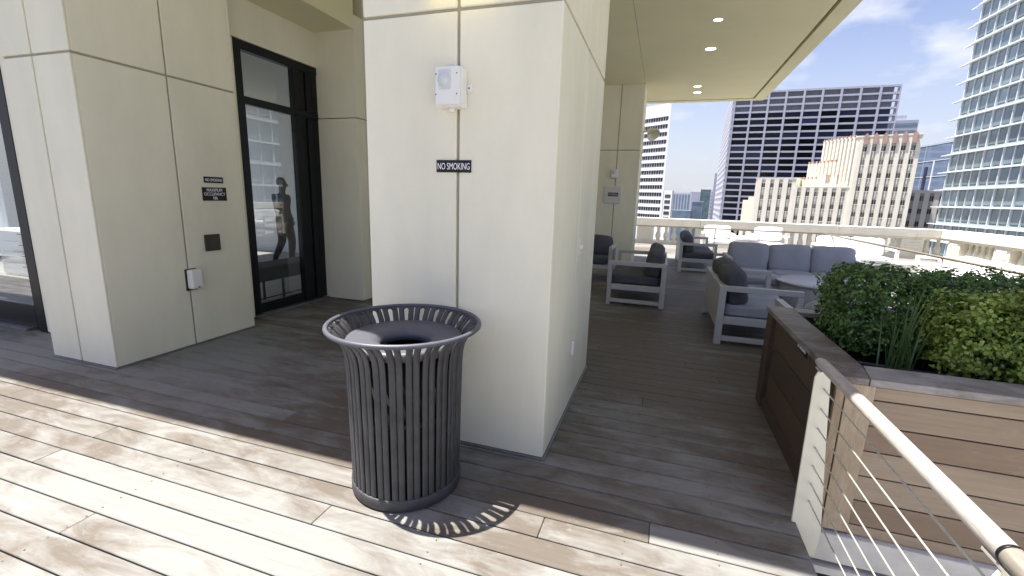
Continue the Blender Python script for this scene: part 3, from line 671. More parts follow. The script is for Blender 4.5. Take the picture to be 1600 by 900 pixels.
# ------------------------------------------------------------------ planter with shrubs
def planter():
    t = thing('planter', 'large weathered wooden planter box holding the hedge, right of the walkway', 'planter', (.9, 2.46, 0))
    ox, oy = .9, 2.46
    P = lambda x0, x1, y0, y1, z0, z1: (x0 - ox, x1 - ox, y0 - oy, y1 - oy, z0, z1)
    f = MB(); zs = [.018, .155, .291, .426, .560, .693, .762]; prev = -.03
    f.box(*P(1.047, 6.0, 2.472, 2.50, -.045, .014), random.random())
    for i in range(len(zs) - 1): f.box(*P(1.047, 6.0, 2.47, 2.50, zs[i] + .003, zs[i + 1] - .003), random.random())
    f.build('front_boards', 'planter_side', t, bevel=.002)
    f = MB(); f.box(*P(.930, 1.045, 2.462, 2.49, -.03, .764), .8); f.box(*P(.888, .925, 2.464, 2.488, -.03, .764), .3); f.build('corner_board', 'planter_post', t, bevel=.002)
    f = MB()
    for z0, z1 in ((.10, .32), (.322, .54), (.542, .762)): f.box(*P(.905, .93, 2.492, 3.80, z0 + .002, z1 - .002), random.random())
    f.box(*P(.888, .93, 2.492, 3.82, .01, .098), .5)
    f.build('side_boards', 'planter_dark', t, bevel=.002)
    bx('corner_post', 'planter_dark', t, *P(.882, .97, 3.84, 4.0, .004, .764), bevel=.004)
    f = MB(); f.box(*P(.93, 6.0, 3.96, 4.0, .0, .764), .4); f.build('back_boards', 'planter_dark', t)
    c = MB()
    c.prism([(.868 - ox, 2.452 - oy), (1.01 - ox, 2.452 - oy), (1.052 - ox, 2.662 - oy), (1.052 - ox, 3.86 - oy), (1.052 - ox, 4.01 - oy), (.868 - ox, 4.01 - oy)], .766, .802, .35)
    c.build('side_cap', 'planter_cap', t, bevel=.004)
    c = MB(); c.prism([(1.013 - ox, 2.452 - oy), (3.4 - ox, 2.452 - oy), (3.4 - ox, 2.665 - oy), (1.056 - ox, 2.665 - oy)], .765, .803, .75)
    c.box(*P(3.404, 6.0, 2.452, 2.665, .765, .803), .6)
    c.build('front_cap', 'planter_cap', t, bevel=.004)
    c = MB(); c.box(*P(1.056, 6.0, 3.87, 4.01, .765, .802), .5); c.build('back_cap', 'planter_cap', t, bevel=.004)
    bx('liner', 'liner', t, *P(.935, 6.0, 3.93, 3.955, .4, .76)); 
    s = MB(); nx, ny = 60, 18
    vs = [(.93 - ox + (6 - .93) * i / nx, 2.5 - oy + 1.43 * j / ny, .60 + .03 * noise.noise(Vector((i * .5, j * .5, 0))) + .015 * noise.noise(Vector((i * 2.1, j * 2.1, 4)))) for j in range(ny + 1) for i in range(nx + 1)]
    s.add(vs, [(j * (nx + 1) + i, j * (nx + 1) + i + 1, (j + 1) * (nx + 1) + i + 1, (j + 1) * (nx + 1) + i) for j in range(ny) for i in range(nx)], None, True)
    s.build('soil', 'soil', t)
    s = MB(); s.tube([(1.1 - ox, 3.3 - oy, .64), (1.5 - ox, 3.2 - oy, .645), (2.0 - ox, 3.24 - oy, .64), (3 - ox, 3.2 - oy, .63)], .008, 6).build('drip_hose', 'liner', t)
    c = MB(); c.box(*P(.84, 6.0, 2.44, 2.70, -.205, -.046)); c.build('concrete_footing', 'conc', t, bevel=.006)
    m = thing('no_smoking_sign', 'small dark NO SMOKING sign on the shaded side of the wooden planter', 'sign', (.905, 3.10, .733), R(-90))
    bx('plate', 'sign', m, -.10, .10, -.007, -.001, -.028, .028)
    text('NO SMOKING', .022, 'letters', m, (0, -.0075, 0), (R(90), 0, 0), width=.165, bold=.0)
planter()
tag(MB().box(.84, 6, 2.43, 2.50, -.275, -.234).build('ledge', 'conc'), 'pale concrete ledge below the planter footing', 'ledge')

def leaves(name, m, parent, centers, normals, per, size, spread, seed, dark=None):
    rg = np.random.default_rng(seed); n = len(centers)
    C = np.repeat(centers, per, 0); Nn = np.repeat(normals, per, 0); k = len(C)
    C = C + rg.normal(0, spread, (k, 3)) * np.array([1, 1, .8])
    d = Nn * .7 + rg.normal(0, .55, (k, 3)) + np.array([0, 0, .45]); d /= np.linalg.norm(d, axis=1)[:, None]
    a = np.cross(d, rg.normal(0, 1, (k, 3))); a /= np.linalg.norm(a, axis=1)[:, None]; b = np.cross(d, a)
    s = size * rg.uniform(.6, 1.2, k)[:, None]
    shape = [(-1, 0, 0), (-.45, .52, .10), (.35, .62, .12), (.95, .1, -.05), (.35, -.62, .12), (-.45, -.52, .10)]
    V = np.stack([C + a * s * x + b * s * y + d * s * z for x, y, z in shape] + [C + a * s * .05], 1).reshape(-1, 3)
    base = np.arange(k)[:, None] * 7
    F = np.concatenate([np.concatenate([base + i, base + (i + 1) % 6, base + 6], 1) for i in range(6)], 1).reshape(-1, 3)
    me = bpy.data.meshes.new(name); me.vertices.add(len(V)); me.vertices.foreach_set('co', V.ravel())
    me.loops.add(len(F) * 3); me.loops.foreach_set('vertex_index', F.ravel().astype(np.int32))
    me.polygons.add(len(F)); me.polygons.foreach_set('loop_start', np.arange(0, len(F) * 3, 3, dtype=np.int32)); me.polygons.foreach_set('loop_total', np.full(len(F), 3, dtype=np.int32))
    me.polygons.foreach_set('use_smooth', [True] * len(F))
    me.update(); me.validate()
    clump = np.repeat(rg.uniform(0, 1, n), per)
    val = np.clip(.55 * clump + .45 * rg.uniform(0, 1, k), 0, 1) ** 1.1
    if dark is not None: val *= np.repeat(dark, per)
    col = np.ones((len(F) * 3, 4)); col[:, 0] = np.repeat(val, 18)
    at = me.attributes.new('leaf', 'FLOAT_COLOR', 'CORNER'); at.data.foreach_set('color', col.ravel())
    me.materials.append(M[m]); o = bpy.data.objects.new(name, me); COL.objects.link(o); o.parent = parent
    return o
def hedge(label, m, x0, x1, y0, y1, z0, z1, n, size, seed, cat='hedge', name='hedge', rleft=.2):
    t = thing(name, label, cat, ((x0 + x1) / 2, (y0 + y1) / 2, .6)); rg = np.random.default_rng(seed)
    c = np.array([(x0 + x1) / 2, (y0 + y1) / 2, (z0 + z1) / 2]); h = np.array([x1 - x0, y1 - y0, z1 - z0]) / 2
    pts = []; nrm = []
    while len(pts) < n:
        u = rg.uniform(-1, 1, 3); p = u * h
        inner = np.clip(p, -(h - rleft), h - rleft) if (h > rleft).all() else np.clip(p, -np.maximum(h - rleft, 0), np.maximum(h - rleft, 0))
        d = p - inner; L_ = np.linalg.norm(d)
        q = Vector((float(p[0] * 4.5), float(p[1] * 4.5 + seed), float(p[2] * 4.5)))
        lim = rleft * (.80 + .40 * noise.noise(q))
        if L_ > lim: continue
        if L_ < lim - .085 and rg.uniform() > .40: continue
        q2 = Vector((float(p[0] * 9), float(p[1] * 9), float(p[2] * 9 + seed)))
        if noise.noise(q2) < -.36 and rg.uniform() > .2: continue
        pts.append(p); nrm.append(d / (L_ + 1e-6) if L_ > 1e-6 else np.array([0, 0, 1.]))
    pts = np.array(pts) + (c - np.array([c[0], c[1], .6])); nrm = np.array(nrm)
    leaves('foliage', m, t, pts, nrm, 9, size, size * 1.15, seed)
    st = MB()
    for i in range(int((x1 - x0) * 5)):
        bx_ = rg.uniform(-h[0] * .95, h[0] * .95); by = rg.uniform(-h[1] * .4, h[1] * .4)
        st = MB(); p = Vector((bx_, by, .0)); path = [p.copy()]
        for s_ in range(5):
            p = p + Vector((rg.uniform(-.05, .05), rg.uniform(-.05, .05), (z1 - .62) / 5 * .95)); path.append(p.copy())
        st.tube(path, [.011, .009, .008, .006, .005, .003], 6)
        for s_ in range(2, 5):
            q = path[s_] + Vector((rg.uniform(-.12, .12), rg.uniform(-.14, .14), .08)); st.tube([path[s_], (path[s_] + q) / 2 + Vector((0, 0, .01)), q], [.005, .004, .002], 5)
        st.build('stem', 'bark', t)
    return t
hedge('long dark green clipped hedge along the back of the wooden planter', 'leafA', 1.10, 6.0, 3.22, 3.86, .66, 1.235, 15000, .0128, 3, rleft=.13)
hedge('bright yellow green leafy shrub at the front right of the wooden planter', 'leafB', 1.43, 5.2, 2.74, 3.34, .66, 1.21, 8500, .0135, 5, cat='shrub', name='shrub', rleft=.22)
def grass():
    t = thing('grass_tuft', 'tuft of long thin green blades between the hedge and the bright shrub', 'grass plant', (1.36, 3.02, .6)); m = MB()
    fs_ = []
    for i in range(46):
        a = random.uniform(0, 6.28); ln = random.uniform(.28, .68); lean = random.uniform(.05, .45); x0, y0 = random.gauss(0, .035), random.gauss(0, .03)
        wv = Vector((-math.sin(a), math.cos(a), 0)); vs = []
        for k in range(7):
            u = k / 6; p = Vector((x0 + math.cos(a) * lean * ln * u ** 1.8, y0 + math.sin(a) * lean * ln * u ** 1.8, ln * u * (1 - .22 * lean * u)))
            wd = .0045 * (1 - u ** 2) + .0004; vs += [p - wv * wd, p + wv * wd]
        m.add(vs, [(2 * k, 2 * k + 1, 2 * k + 3, 2 * k + 2) for k in range(6)], None, True)
    o = m.build('blades', 'blade', t)
    at = o.data.attributes.new('leaf', 'FLOAT_COLOR', 'CORNER'); at.data.foreach_set('color', [random.random() if j % 4 == 0 else 1. for j in range(len(o.data.loops) * 4)])
grass()

# ------------------------------------------------------------------ cable railing at the steps
def cable_rail():
    t = thing('cable_railing', 'cable railing with a round weathered wooden handrail beside the planter', 'railing', (.80, 2.42, 0)); oy = 2.42; ox = .80
    # tapering flat steel post bolted to the deck edge
    def post(y, name='post'):
        pts = [(.772, .79), (.785, .826), (.80, .834), (.820, .826), (.838, .79), (.868, .45), (.915, -.03), (.906, -.17), (.782, -.17), (.779, 0.)]
        m = MB(); m.xprism([(p[0] - ox, p[1]) for p in pts], y - oy - .006, y - oy + .006, axis='y'); return m.build(name, 'post', t, bevel=.002)
    post(2.415); post(1.16)
    bx('saddle', 'steel', t, -.02, .02, -.05, .03, .826, .833)
    bx('saddle', 'steel', t, -.02, .02, 1.12 - oy, 1.22 - oy, .826, .833)
    m = MB(); m.tube([(0.0, .05, .853), (0.0, .01, .857), (0.0, -.10, .857), (.0, 1.17 - oy, .857)], [.020, .025, .0255, .0255], 18, bid=.7); m.build('handrail', 'handrail', t)
    m = MB(); m.tube([(0.0, 1.16 - oy, .857), (.0, -1.0 - oy, .857)], [.0255, .0255], 18, bid=.4); m.build('handrail', 'handrail', t)
    MB().lathe([(.0262, -.004), (.027, -.004), (.027, .004), (.0262, .004)], 20, close=True).build('joint_ring', 'dframe', t, loc=(0, 1.165 - oy, .857)).rotation_euler = (R(90), 0, 0)
    for i, (x, z) in enumerate(((.819, .735), (.821, .633), (.822, .530), (.824, .428), (.828, .330), (.833, .232), (.839, .134))):
        MB().tube([(x - ox, -.02, z), (x - ox, -3.4, z)], .0034, 8).build('cable', 'steel', t)
        MB().tube([(x - ox, .012, z), (x - ox, -.075, z)], [.0055, .0042], 8).build('cable_fitting', 'steel', t)
cable_rail()

# ------------------------------------------------------------------ lounge furniture
def seat_unit(label, loc, rz, L_, D, n, fm, cm, bm_, group, name='loveseat', cat='loveseat', h=.685, seed=1, board=True, backh=.42, backtop=.86, low=False):
    """back along x=0, seat opens to +x, length along y (0..L)"""
    t = thing(name, label, cat, loc, rz, group); w_ = .065
    def arm(y):
        m = MB(); y0, y1 = y, y + w_
        m.box(0, .075, y0, y1, .0, h - .0625); m.box(D - .06, D, y0, y1, .0, h - .0625)
        m.box(0, D, y0, y1, h - .06, h); m.box(.077, D - .062, y0 + .004, y1 - .004, .245, .33); m.box(.077, D - .062, y0 + .006, y1 - .006, .045, .10)
        return m.build('arm', fm, t, bevel=.004)
    arm(0); arm(L_ - w_)
    m = MB(); m.box(.0, .09, w_ + .002, L_ - w_ - .002, h - .045, h - .003)
    if board: m.box(.008, .03, w_ + .002, L_ - w_ - .002, .18, h - .05)
    else: m.box(.008, .04, w_ + .002, L_ - w_ - .002, .42, .48)
    m.build('back_frame', fm, t, bevel=.003)
    if board:
        for yy in (.25, .5, .75):
            MB().lathe([(.001, .003), (.008, .003), (.008, 0)], 8).build('screw', 'white', t, loc=(.0075, L_ * yy, .45)).rotation_euler = (0, R(-90), 0)
    m = MB(); m.box(D - .055, D - .005, w_ + .002, L_ - w_ - .002, .25, .325); m.box(.04, D - .06, w_ + .004, L_ - w_ - .004, .29, .32)
    m.build('seat_frame', fm, t, bevel=.003)
    y = w_ + .006; cl = (L_ - 2 * w_ - .012) / n
    for i in range(n):
        cushion('seat_cushion', cm, t, (D / 2 + .03, y + cl * (i + .5), .395), (D - .08, cl - .008, .14), r=.035, puff=.12, ax=2, seed=seed + i)
        cushion('back_cushion', bm_, t, (.185, y + cl * (i + .5), backtop - backh / 2), (.20, cl + .005, backh), r=.055, puff=.30, ax=0, rot=(random.uniform(-.03, .03), -.16, random.uniform(-.05, .05)), seed=seed * 5 + i)
    return t
G1 = 'grey loveseats in the shade of the canopy'; G2 = 'white seats in the sun beyond the canopy'
seat_unit('grey loveseat before the far pillar, seen from its side arm and open to the left', (.15, 8.75, 0), R(180), 1.75, .86, 2, 'frame', 'cushd', 'cushd', G1, seed=2)
seat_unit('grey loveseat behind the planter corner, its panelled back to the walkway', (.70, 5.50, 0), 0, 1.62, .84, 2, 'frame', 'cush', 'cushd', G1, seed=5)
seat_unit('grey loveseat furthest along the walkway, beside the sunlit deck edge', (.46, 11.1, 0), 0, 2.25, .80, 2, 'frame', 'cushd', 'cushd', G1, seed=9)
seat_unit('grey armchair tucked between the near pillar and the far pillar', (-1.86, 9.85, 0), R(-90), 1.0, .85, 1, 'frame', 'cushd', 'cushd', G1, seed=12, name='armchair', cat='armchair')
seat_unit('long grey three seat sofa with slate cushions facing the walkway', (1.17, 9.42, 0), R(-90), 2.12 + .02, .86, 3, 'frame', 'cush', 'cush', G1, seed=15, name='sofa', cat='sofa', backtop=.91, backh=.52)
seat_unit('grey loveseat directly behind the planter, mostly hidden by the planter cap', (1.13, 4.12, 0), R(90), 1.55, .88, 2, 'frame', 'cush', 'cush', G1, seed=18, backtop=.82) 
# the last one faces +y: mirror of its position so that it runs to the right
o_ = [o for o in bpy.data.objects if o.get('label', '').startswith('grey loveseat directly')][0]; o_.location = (2.70, 4.12, 0)
seat_unit('white cushioned armchair in the sun, left of the white ottoman', (1.27, 16.0, 0), R(-90), .92, .85, 1, 'whframe', 'whcush', 'whcush', G2, seed=21, name='armchair', cat='armchair', backtop=.90, board=False)
seat_unit('white cushioned armchair in the sun, right of the white ottoman', (2.72, 16.0, 0), R(-90), .92, .85, 1, 'whframe', 'whcush', 'whcush', G2, seed=24, name='armchair', cat='armchair', backtop=.92, board=False)
seat_unit('white cushioned loveseat in the sun, just past the end of the long grey sofa', (3.70, 13.4, 0), R(-90), 1.55, .85, 2, 'whframe', 'whcush', 'whcush', G2, seed=27, backtop=.88, board=False)
seat_unit('long white sofa at the far right, behind the metal rail and above the hedge', (5.9, 11.3, 0), R(180), 4.6, .9, 4, 'whframe', 'whcush', 'whcush', G2, seed=30, name='sofa', cat='sofa', backtop=.72, backh=.34, board=False)
def ottoman(label, loc, sx, sy, h, fm, cm, group, seed):
    t = thing('ottoman', label, 'ottoman', loc, 0, group)
    m = MB()
    for x in (-sx / 2, sx / 2 - .05):
        for y in (-sy / 2, sy / 2 - .05): m.box(x, x + .05, y, y + .05, 0, h - .15)
    m.build('leg_frame', fm, t, bevel=.003)
    bx('top_frame', fm, t, -sx / 2, sx / 2, -sy / 2, sy / 2, h - .149, h - .10, bevel=.004)
    cushion('cushion', cm, t, (0, 0, h - .04), (sx - .02, sy - .02, .13), r=.04, puff=.25, ax=2, seed=seed)
ottoman('white cushioned ottoman between the two white armchairs', (2.45, 15.2, 0), .78, .7, .60, 'whframe', 'whcush', G2, 33)
ottoman('slate cushioned ottoman at the left end of the long grey sofa', (1.58, 8.05, 0), .66, .6, .47, 'frame', 'cush', G1, 35)
t = thing('round_table', 'large round pale drum table between the grey sofa and the hedge', 'table', (2.37, 7.72, 0))
MB().lathe([(.001, .50), (.60, .50), (.615, .49), (.615, .47), (.60, .46), (.001, .46)], 64).build('table_top', 'table', t)
MB().lathe([(.56, .459), (.56, .015), (.50, .0), (.001, 0)], 64).build('drum_base', 'table', t)
t = thing('coffee_table', 'low white slatted table in the sun right of the white loveseat', 'table', (5.55, 12.4, 0), 0)
m = MB()
for k in range(6): m.box(-.45, .75, -.3 + k * .11, -.3 + k * .11 + .09, .37, .40)
m.build('table_top', 'whframe', t)
for x in (-.42, .68):
    for y in (-.28, .27): bx('leg', 'whframe', t, x, x + .05, y, y + .05, 0, .369)

# ------------------------------------------------------------------ guard rail
def guard():
    t = thing('guard_rail', 'thin brown metal guard rail running between the planter and the sunny seats', 'railing', (4.05, 13.7, 0))
    MB().tube([(0, -9.5, .9), (0, 0, .9)], .019, 8).build('top_rail', mat('brown_rail', (.25, .21, .17), .5, .3), t)
    MB().tube([(0, 0, .9), (-9, 0, .9)], .013, 8).build('top_rail', bpy.data.materials['brown_rail'], t)
    for y in (0, -5.3, -8.2): MB().tube([(0, y, 0), (0, y, .885)], .014, 8).build('post', 'frame', t)
    for x in (-2.6, -5.2): MB().tube([(x, 0, 0), (x, 0, .885)], .014, 8).build('post', 'frame', t)
guard()

# ------------------------------------------------------------------ parapet
def parapet(label, loc, rz, length, first=0, backing=False):
    """runs along local +x, outer face +y"""
    t = thing('parapet', label, 'balustrade', loc, rz)
    m = MB(); x = 0; 
    while x < length:
        m.box(x + .003, min(x + 2.2, length) - .003, -.24, .24, .70, .97); m.box(x + .003, min(x + 2.2, length) - .003, -.19, .19, .64, .70)
        x += 2.2
    m.build('coping', 'lime', t, bevel=.01)
    m = MB(); m.box(0, length, -.2, .2, -.25, .12); m.build('plinth', 'lime', t, bevel=.01)
    if backing: MB().box(.01, length, .115, .175, .121, .639).build('backing_wall', 'lime', t)
    x = first
    pr = [(.055, .12), (.055, .15), (.045, .16), (.085, .22), (.098, .30), (.085, .37), (.05, .46), (.042, .52), (.055, .55), (.04, .57), (.06, .60), (.06, .64)]
    bal = None; nb = 0
    while x < length - .2:
        p = MB(); p.box(x, x + .62, -.19, .19, .121, .639)
        for k in range(5): p.box(x + .10, x + .52, -.205, -.1905, .155 + k * .095, .235 + k * .095)
        p.build('pier', 'lime', t, bevel=.008)
        for k in range(5):
            bxp = x + .62 + .17 + k * .29
            if bxp > length - .1 or nb > 90: break
            if bal is None:
                mb = MB().lathe(pr, 12, c=(0, 0)); mb.box(-.07, .07, -.07, .07, .12, .15); bal = mb.build('baluster', 'lime', t, loc=(bxp, 0, 0))
            else:
                c = bal.copy(); COL.objects.link(c); c.parent = t; c.location = (bxp, 0, 0)
            nb += 1
        x += .62 + 5 * .29 + .05
    return t
parapet('long pale limestone balustrade closing the far side of the terrace', (-5.2, 18.45, 0), 0, 14.05, .1)
parapet('pale limestone balustrade along the right side of the terrace, behind the white sofa', (8.86, 18.2, 0), R(-90), 15.5, .35, backing=True)

# ------------------------------------------------------------------ city
def azv(az): return Vector((math.sin(R(az)), math.cos(R(az)), 0))
def tower(name, label, O, az, cat='tower'):
    """local x runs along azimuth az, local y points away from the viewer side (az-90)"""
    return thing(name, label, cat, (O[0], O[1], 0), R(90 - az))
def windows(parent, rects, m, name='window', limit=100, depth=.05):
    """rects (x,z,w,h,y) as individual panes; the ones past `limit` share one part"""
    cache = {}
    for (x, z, w_, h_, y) in rects[:limit]:
        key = (round(w_, 2), round(h_, 2))
        if key in cache:
            c = cache[key].copy(); COL.objects.link(c); c.parent = parent; c.location = (x, y, z)
        else:
            cache[key] = MB().box(0, w_, 0, depth, 0, h_).build(name, m, parent, loc=(x, y, z))
    if len(rects) > limit:
        r = MB()
        for (x, z, w_, h_, y) in rects[limit:]: r.box(x, x + w_, y, y + depth, z, z + h_)
        tag(r.build(name, m, parent), kind='stuff')
def dark_tower():
    t = tower('office_tower', 'broad dark glass office tower with a pale lavender grid frame and open top corner', (28.13, 248.41), 93.5)
    W = 63.5; top = 53.2; bay = W / 9.0; rows = []; fh = 2.98
    MB().box(.6, W - 3.2, 1.2, 84, -60, top - 1.5).build('core', 'tBw', t)
    f = MB(); z = top; zl = []
    while z > -12:
        f.box(0, W, 0.0, .9, z - .78, z); zl.append(z); z -= fh
    for i in range(10):
        xx = i * bay; f.box(max(0, xx - .42), min(W, xx + .42) if i else .42, -.12, .95, -60, top + .05)
    f.build('grid_frame', 'tB', t)
    f = MB()
    for z in zl: f.box(-.9, -.05, .5, 84, z - 1.2, z)
    for i in range(15): f.box(-.92, -.02, 1 + i * 5.8, 2.9 + i * 5.8, -60, top)
    f.build('side_frame', 'tB', t)
    rect = []; lou = []
    for j, z in enumerate(zl[:-1]):
        for i in range(9):
            r_ = (i * bay + .44, z - fh + .01, bay - .88 - (1.9 if i == 8 else 0), fh - .80, .7)
            if j < 3: lou.append(r_)
            elif z > 0 or i < 3: rect.append(r_)
    windows(t, rect, 'tBw', limit=99)
    windows(t, lou, 'tBl', name='louvre', limit=60)
    s = MB()
    for z in zl: s.box(W - 2.4, W, 1.0, 1.6, z - .8, z)
    s.box(W - .9, W, .96, 1.9, -20, top); s.build('corner_frame', 'tB', t)
dark_tower()
def white_tower():
    t = tower('office_tower', 'white office tower at the left with rows of small dark windows', (-.30, 219.9), 128)
    W = 46; X0 = -46.5
    MB().prism([(0, 0), (X0, 0), (X0, 20), (-12.9, 15.7)], -60, 44).build('wall', 'tA', t)
    rr = []
    for j in range(14):
        z = 37.6 - j * 3.30
        rr += [(-2.2 - k * 1.38, z - .85, 1.12, 1.7, -.04) for k in range(13)]
    windows(t, rr, 'tAw', limit=100, depth=.05)
    f = MB()
    for j in range(14): f.box(X0, -1.0, -.30, -.01, 37.6 - j * 3.3 + .95, 37.6 - j * 3.3 + 1.15)
    f.build('floor_ledge', 'tA', t)
    a = MB().box(.02, 4.6, .3, 1.6, -60, 6.4).build('annex', 'tA', t)
    for k in range(5): MB().box(.9, 3.9, .22, .31, 3.2 - k * 2.5, 4.7 - k * 2.5).build('annex_window', 'tAw', t)
white_tower()
def deco():
    t = tower('art_deco_building', 'cream art deco building with vertical window strips, stepped roof and red finials', (27.25, 162.73), 111, cat='building')
    blocks = [('wing', 0, 10.9, 0, 12, 9.5), ('wing', 10.9, 24.15, .25, 12, 7.0)]
    MB().box(0, 10.9, 0, 14, -60, 9.5).build('wing', 'tC', t); MB().box(10.9, 24.1, .02, 14, -60, 7.0).build('wing', 'tC', t)
    MB().box(-.15, 11.05, -.15, 14, 9.501, 9.75).box(10.9 + .16, 24.1, -.12, 14, 7.001, 7.2).build('parapet_cap', 'tC', t)
    MB().prism([(24.1, -.05), (37.6, -.05), (37.6, 24), (15.5, 24), (15.5, 9)], -60, 20.6).build('tower_block', 'tC', t)
    MB().prism([(23.95, -.2), (37.75, -.2), (37.75, 24), (15.3, 24), (15.3, 8.9)], 20.601, 21.0).build('roof_band', 'tC', t)
    MB().prism([(20.3, 3.6), (22.8, 3.6), (22.8, 22), (12.0, 22), (12.0, 12)], -60, 14.4).build('setback_block', 'tC', t)
    MB().prism([(16.0, 5.0), (21.5, 2.9), (22.8, 22), (8.0, 22), (8.0, 12.2)], -60, 9.6).build('setback_block', 'tC', t)
    MB().box(-2.2, -.02, 3, 12, -60, 4.0).box(-4.2, -2.22, 5, 12, -60, 2.9).build('end_block', 'tC', t)
    # ribs and finials on the chamfered face and its setbacks
    def ribs(p0, p1, n, z0, z1, w_=.55, fin=True):
        d = (Vector(p1) - Vector(p0)); r_ = MB(); L_ = d.length; d = d / L_; nn = Vector((-d.y, d.x)) if (-d.y) < 0 else Vector((d.y, -d.x))
        for i in range(n):
            c = Vector(p0) + d * (L_ * (i + .5) / n)
            q = [c - d * w_ / 2, c + d * w_ / 2, c + d * w_ / 2 + nn * .5, c - d * w_ / 2 + nn * .5]
            r_.prism([(v.x, v.y) for v in q], z0, z1)
            q = [c - d * w_ * .36, c + d * w_ * .36, c + d * w_ * .36 + nn * .56, c - d * w_ * .36 + nn * .56]
            MB().prism([(v.x, v.y) for v in q], z1 + .002, z1 + .62).build('finial', 'tCr', t)
        r_.build('rib', 'tC', t)
    ribs((24.1, -.05), (15.5, 9), 9, 7, 20.7); ribs((20.3, 3.6), (12, 12), 8, 7, 14.5, .5); ribs((16.0, 5.0), (8, 12.2), 7, 5, 9.7, .5)
    for (x, y, z) in ((21.8, 3.2, 12.2), (18.2, 3.9, 8.2), (21.0, 2.8, 8.2)):
        MB().prism([(x - .45, y - .3), (x + .45, y - .3), (x + .45, y + .3), (x - .45, y + .3)], z, z + 2.6).build('finial', 'tCr', t)
    strips = [(1.75 + 2.38 * i, 0, 9.0) for i in range(4)] + [(11.6 + 2.15 * i, .02, 6.6) for i in range(6)] + [(25.55 + 2.03 * i, -.05, 18.9) for i in range(6)]
    win = []; sp = MB(); fr = []
    for n_, (x, y, zt) in enumerate(strips):
        sp.box(x, x + .95, y - .02, y - .005, -12, zt); z = zt - .9; k = 0
        while z > -6:
            win.append((z, (x + .06, z - 1.25, .36, 1.25, y - .05))); win.append((z, (x + .53, z - 1.25, .36, 1.25, y - .05)))
            fr.append((x - .02, z - 1.45, .99, .15, y - .10)); fr.append((x + .40, z - 2.9, .15, 1.4, y - .10))
            z -= 3.55; k += 1
    for i in range(15):
        x = -1.0 + 0; 
    sp.build('spandrel', 'tCs', t); windows(t, sorted(fr, key=lambda q: -q[1]), 'tC', name='spandrel_bar', limit=96, depth=.08)
    win = [w_[1] for w_ in sorted(win, key=lambda q: -q[0])]
    windows(t, win, 'tCw', limit=96, depth=.03)
    pl = MB(); e = [1.0] + [s[0] + .95 for s in strips]
    for (x, y, zt) in strips:
        gw = (2.38 if x < 10 else 2.15 if x < 24 else 2.03) - 1.05
        pl.box(x - .05 - gw, x - .05, y - .20, y - .002, -14, zt + (.3 if x < 24 else .9))
    pl.build('pilaster', 'tC', t)
    for i in range(6):
        x = 25.55 + 2.03 * i
        MB().xprism([(x - .05, 18.6), (x + 1.0, 18.6), (x + 1.0, 20.9), (x + .475, 21.6), (x - .05, 20.9)], -.62, -.30, axis='y').build('finial', 'tCr', t)
    a = tower('building_annex', 'low cream annex between the art deco building and the glass tower', (64.85, 157.14), 99.5, cat='building')
    MB().box(-4, 14, 0, 12, -60, 6.5).build('wall', 'tC', a); MB().box(-4, 14, -.2, 12, 6.501, 6.8).build('parapet_cap', 'tC', a)
    w2 = []; s2 = MB()
    for i in range(5):
        x = .6 + 2.1 * i; s2.box(x, x + .95, -.02, -.005, -12, 6.0)
        for k in range(3): w2 += [(x + .06, 3.9 - k * 3.5, .38, 1.3, -.05), (x + .52, 3.9 - k * 3.5, .38, 1.3, -.05)]
        pass
    s2.build('spandrel', 'tCs', a); windows(a, w2, 'tCw', depth=.03)
deco()
def glass_tower():
    S = 1.4
    t = tower('glass_tower', 'tall grey green glass tower with white floor bands and sunshade fins at the right', (45.97 * S, 99.93 * S), 179)
    fh = 4.10; W = 118; z0 = -1.8
    MB().box(.5, W, .5, 30, -60, 95).build('core', 'tDw', t)
    floors = [z0 + fh * j for j in range(-3, 22)]
    pan = []
    for j, z in enumerate(floors):
        s = MB(); s.box(.0, W, -.45, .49, z - .15, z + .15); s.build('floor_band', 'tD', t); MB().box(.4, W, .12, .48, z + .151, z + .62 if j % 2 else z + .30).build('spandrel', 'tDs', t)
        if 1 <= j <= 16:
            f = MB(); f.box(-2.9, -.3, -.2, .5, z - .10, z + .10); f.build('sunshade_fin', 'tD', t)
        for k in range(19):
            x = .6 + k * 5.9
            pan.append((k + (0 if 2 <= j <= 14 else 50), (x + .22, z + (.98 if j % 2 else .62), 2.55, fh - (1.3 if j % 2 else .9), .30)))
            pan.append((k + (0 if 2 <= j <= 14 else 50), (x + 3.05, z + (.98 if j % 2 else .62), 2.55, fh - (1.3 if j % 2 else .9), .30)))
    pan = [p[1] for p in sorted(pan, key=lambda q: q[0])]
    windows(t, pan, 'tDw', limit=100, depth=.15)
    m = MB()
    for k in range(20):
        x = .6 + k * 5.9; m.box(x - .11, x + .11, .0, .46, -60, 95)
    m.build('mullion', 'tD', t)
    m = MB()
    for k in range(20):
        x = .6 + k * 5.9 + 2.9; m.box(x - .07, x + .07, .12, .46, -60, 95)
    m.build('thin_mullion', 'tD', t)
    c = MB(); c.box(-2.0, .49, 1.5, 30, -60, 95); c.build('pale_corner', 'tDc', t)
glass_tower()
t = tower('glass_tower', 'pale blue mirrored glass building half hidden behind the art deco annex', (96.81, 230.49), 175, cat='building')
MB().box(-1, 40, 0, 30, -60, 26.5).build('glass_skin', 'tE', t)
m = MB(); [m.box(-1.02, 40, -.12, -.01, z, z + .22) for z in (2, 8, 14, 20, 26.1)]; m.box(9, 9.8, -.14, -.01, 2, 20); m.box(3, 3.1, -.14, -.01, 2, 26); m.build('joint_line', 'tD', t)
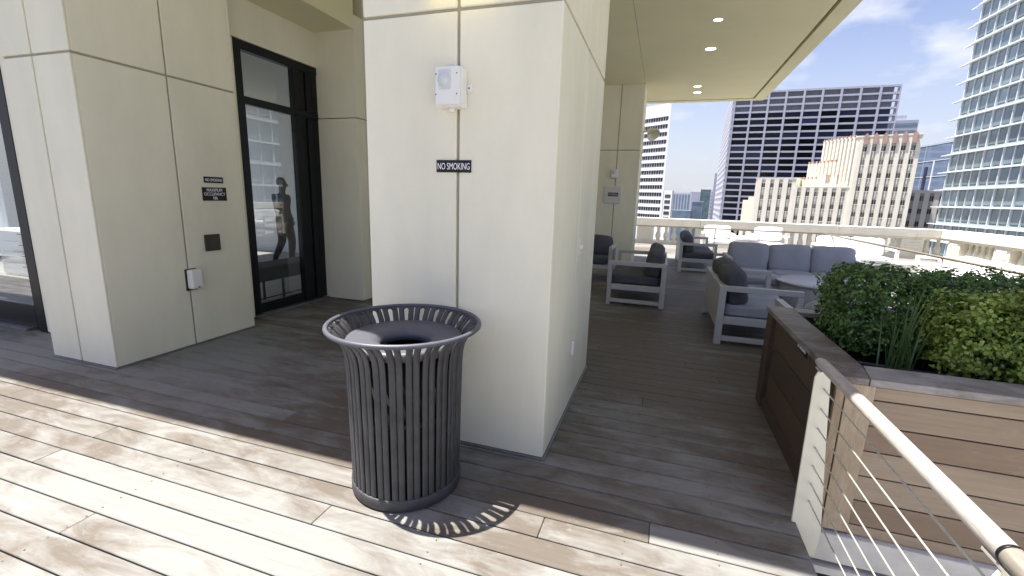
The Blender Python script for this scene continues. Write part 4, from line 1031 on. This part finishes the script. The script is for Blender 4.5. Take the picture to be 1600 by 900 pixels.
MB().box(4.6, 6.4, -.2, -.13, 3.5, 18).build('dark_panel', 'tBw', t)
t = tower('office_block', 'grey terraced office block peeping over the right end of the art deco building', (106.46, 280.47), 99.5, cat='building')
MB().box(-22, 7.5, 0, 20, -60, 44).box(-20, 3, 2, 18, 44.001, 46.5).build('wall', 'farD', t)
m = MB(); [m.box(-21, 7, -.1, -.01, z, z + 1.2) for z in (30, 34, 38, 41.5)]; m.build('window_band', 'farB', t)
FB = [('far_building', 'far white building with grey vertical stripes beside the white office tower', (9.15, 419.9), 95, -2, 13.5, 9.3, 'farA', 1),
      ('far_building', 'far pale slab right of the striped white building', (27.51, 499.24), 95, -2, 8, 12.0, 'farD', 0),
      ('far_building', 'small far blue glass block with a pale frame', (23.21, 379.3), 95, -1.8, 5.5, 1.8, 'farB', 2),
      ('far_building', 'slim far green glass tower', (32.0, 449.), 95, -.5, 8.5, 13.2, 'farC', 0),
      ('far_building', 'slim far white tower with small windows right of the green glass tower', (35.0, 430.0), 95, 3.2, 8.5, 12.6, 'farA', 3),
      ('far_building', 'tall far lavender concrete slab just left of the dark grid tower', (36.35, 398.3), 95, .5, 12, 24.5, 'farD', 0),
      ('far_building', 'low far roof with a blue grey roofline below the striped white building', (6., 360.), 95, -3, 14, -4.5, 'farB', 0)]
for (nm, lb, O, az, x0, x1, z1, m_, kd) in FB:
    t = tower(nm, lb, O, az, cat='building')
    MB().box(x0, x1, 0, 18, -60, z1).build('wall', m_, t)
    if kd == 1:
        for k in range(6): MB().box(x0 + .9 + k * 2.35, x0 + 2.3 + k * 2.35, -.1, -.01, -7.5, z1 - 1.4).build('window_stripe', 'farB', t)
    if kd == 2: MB().box(x0 - .6, x0, -.2, 18, -60, z1 + .8).box(x0, x1 + .6, -.2, 18, z1 + .01, z1 + .8).build('frame', 'farD', t)
    if kd == 3:
        for k in range(7): MB().box(x0 + .8, x1 - 1.0, -.1, -.01, z1 - 3.2 - k * 3, z1 - 1.9 - k * 3).build('window_band', 'farB', t)
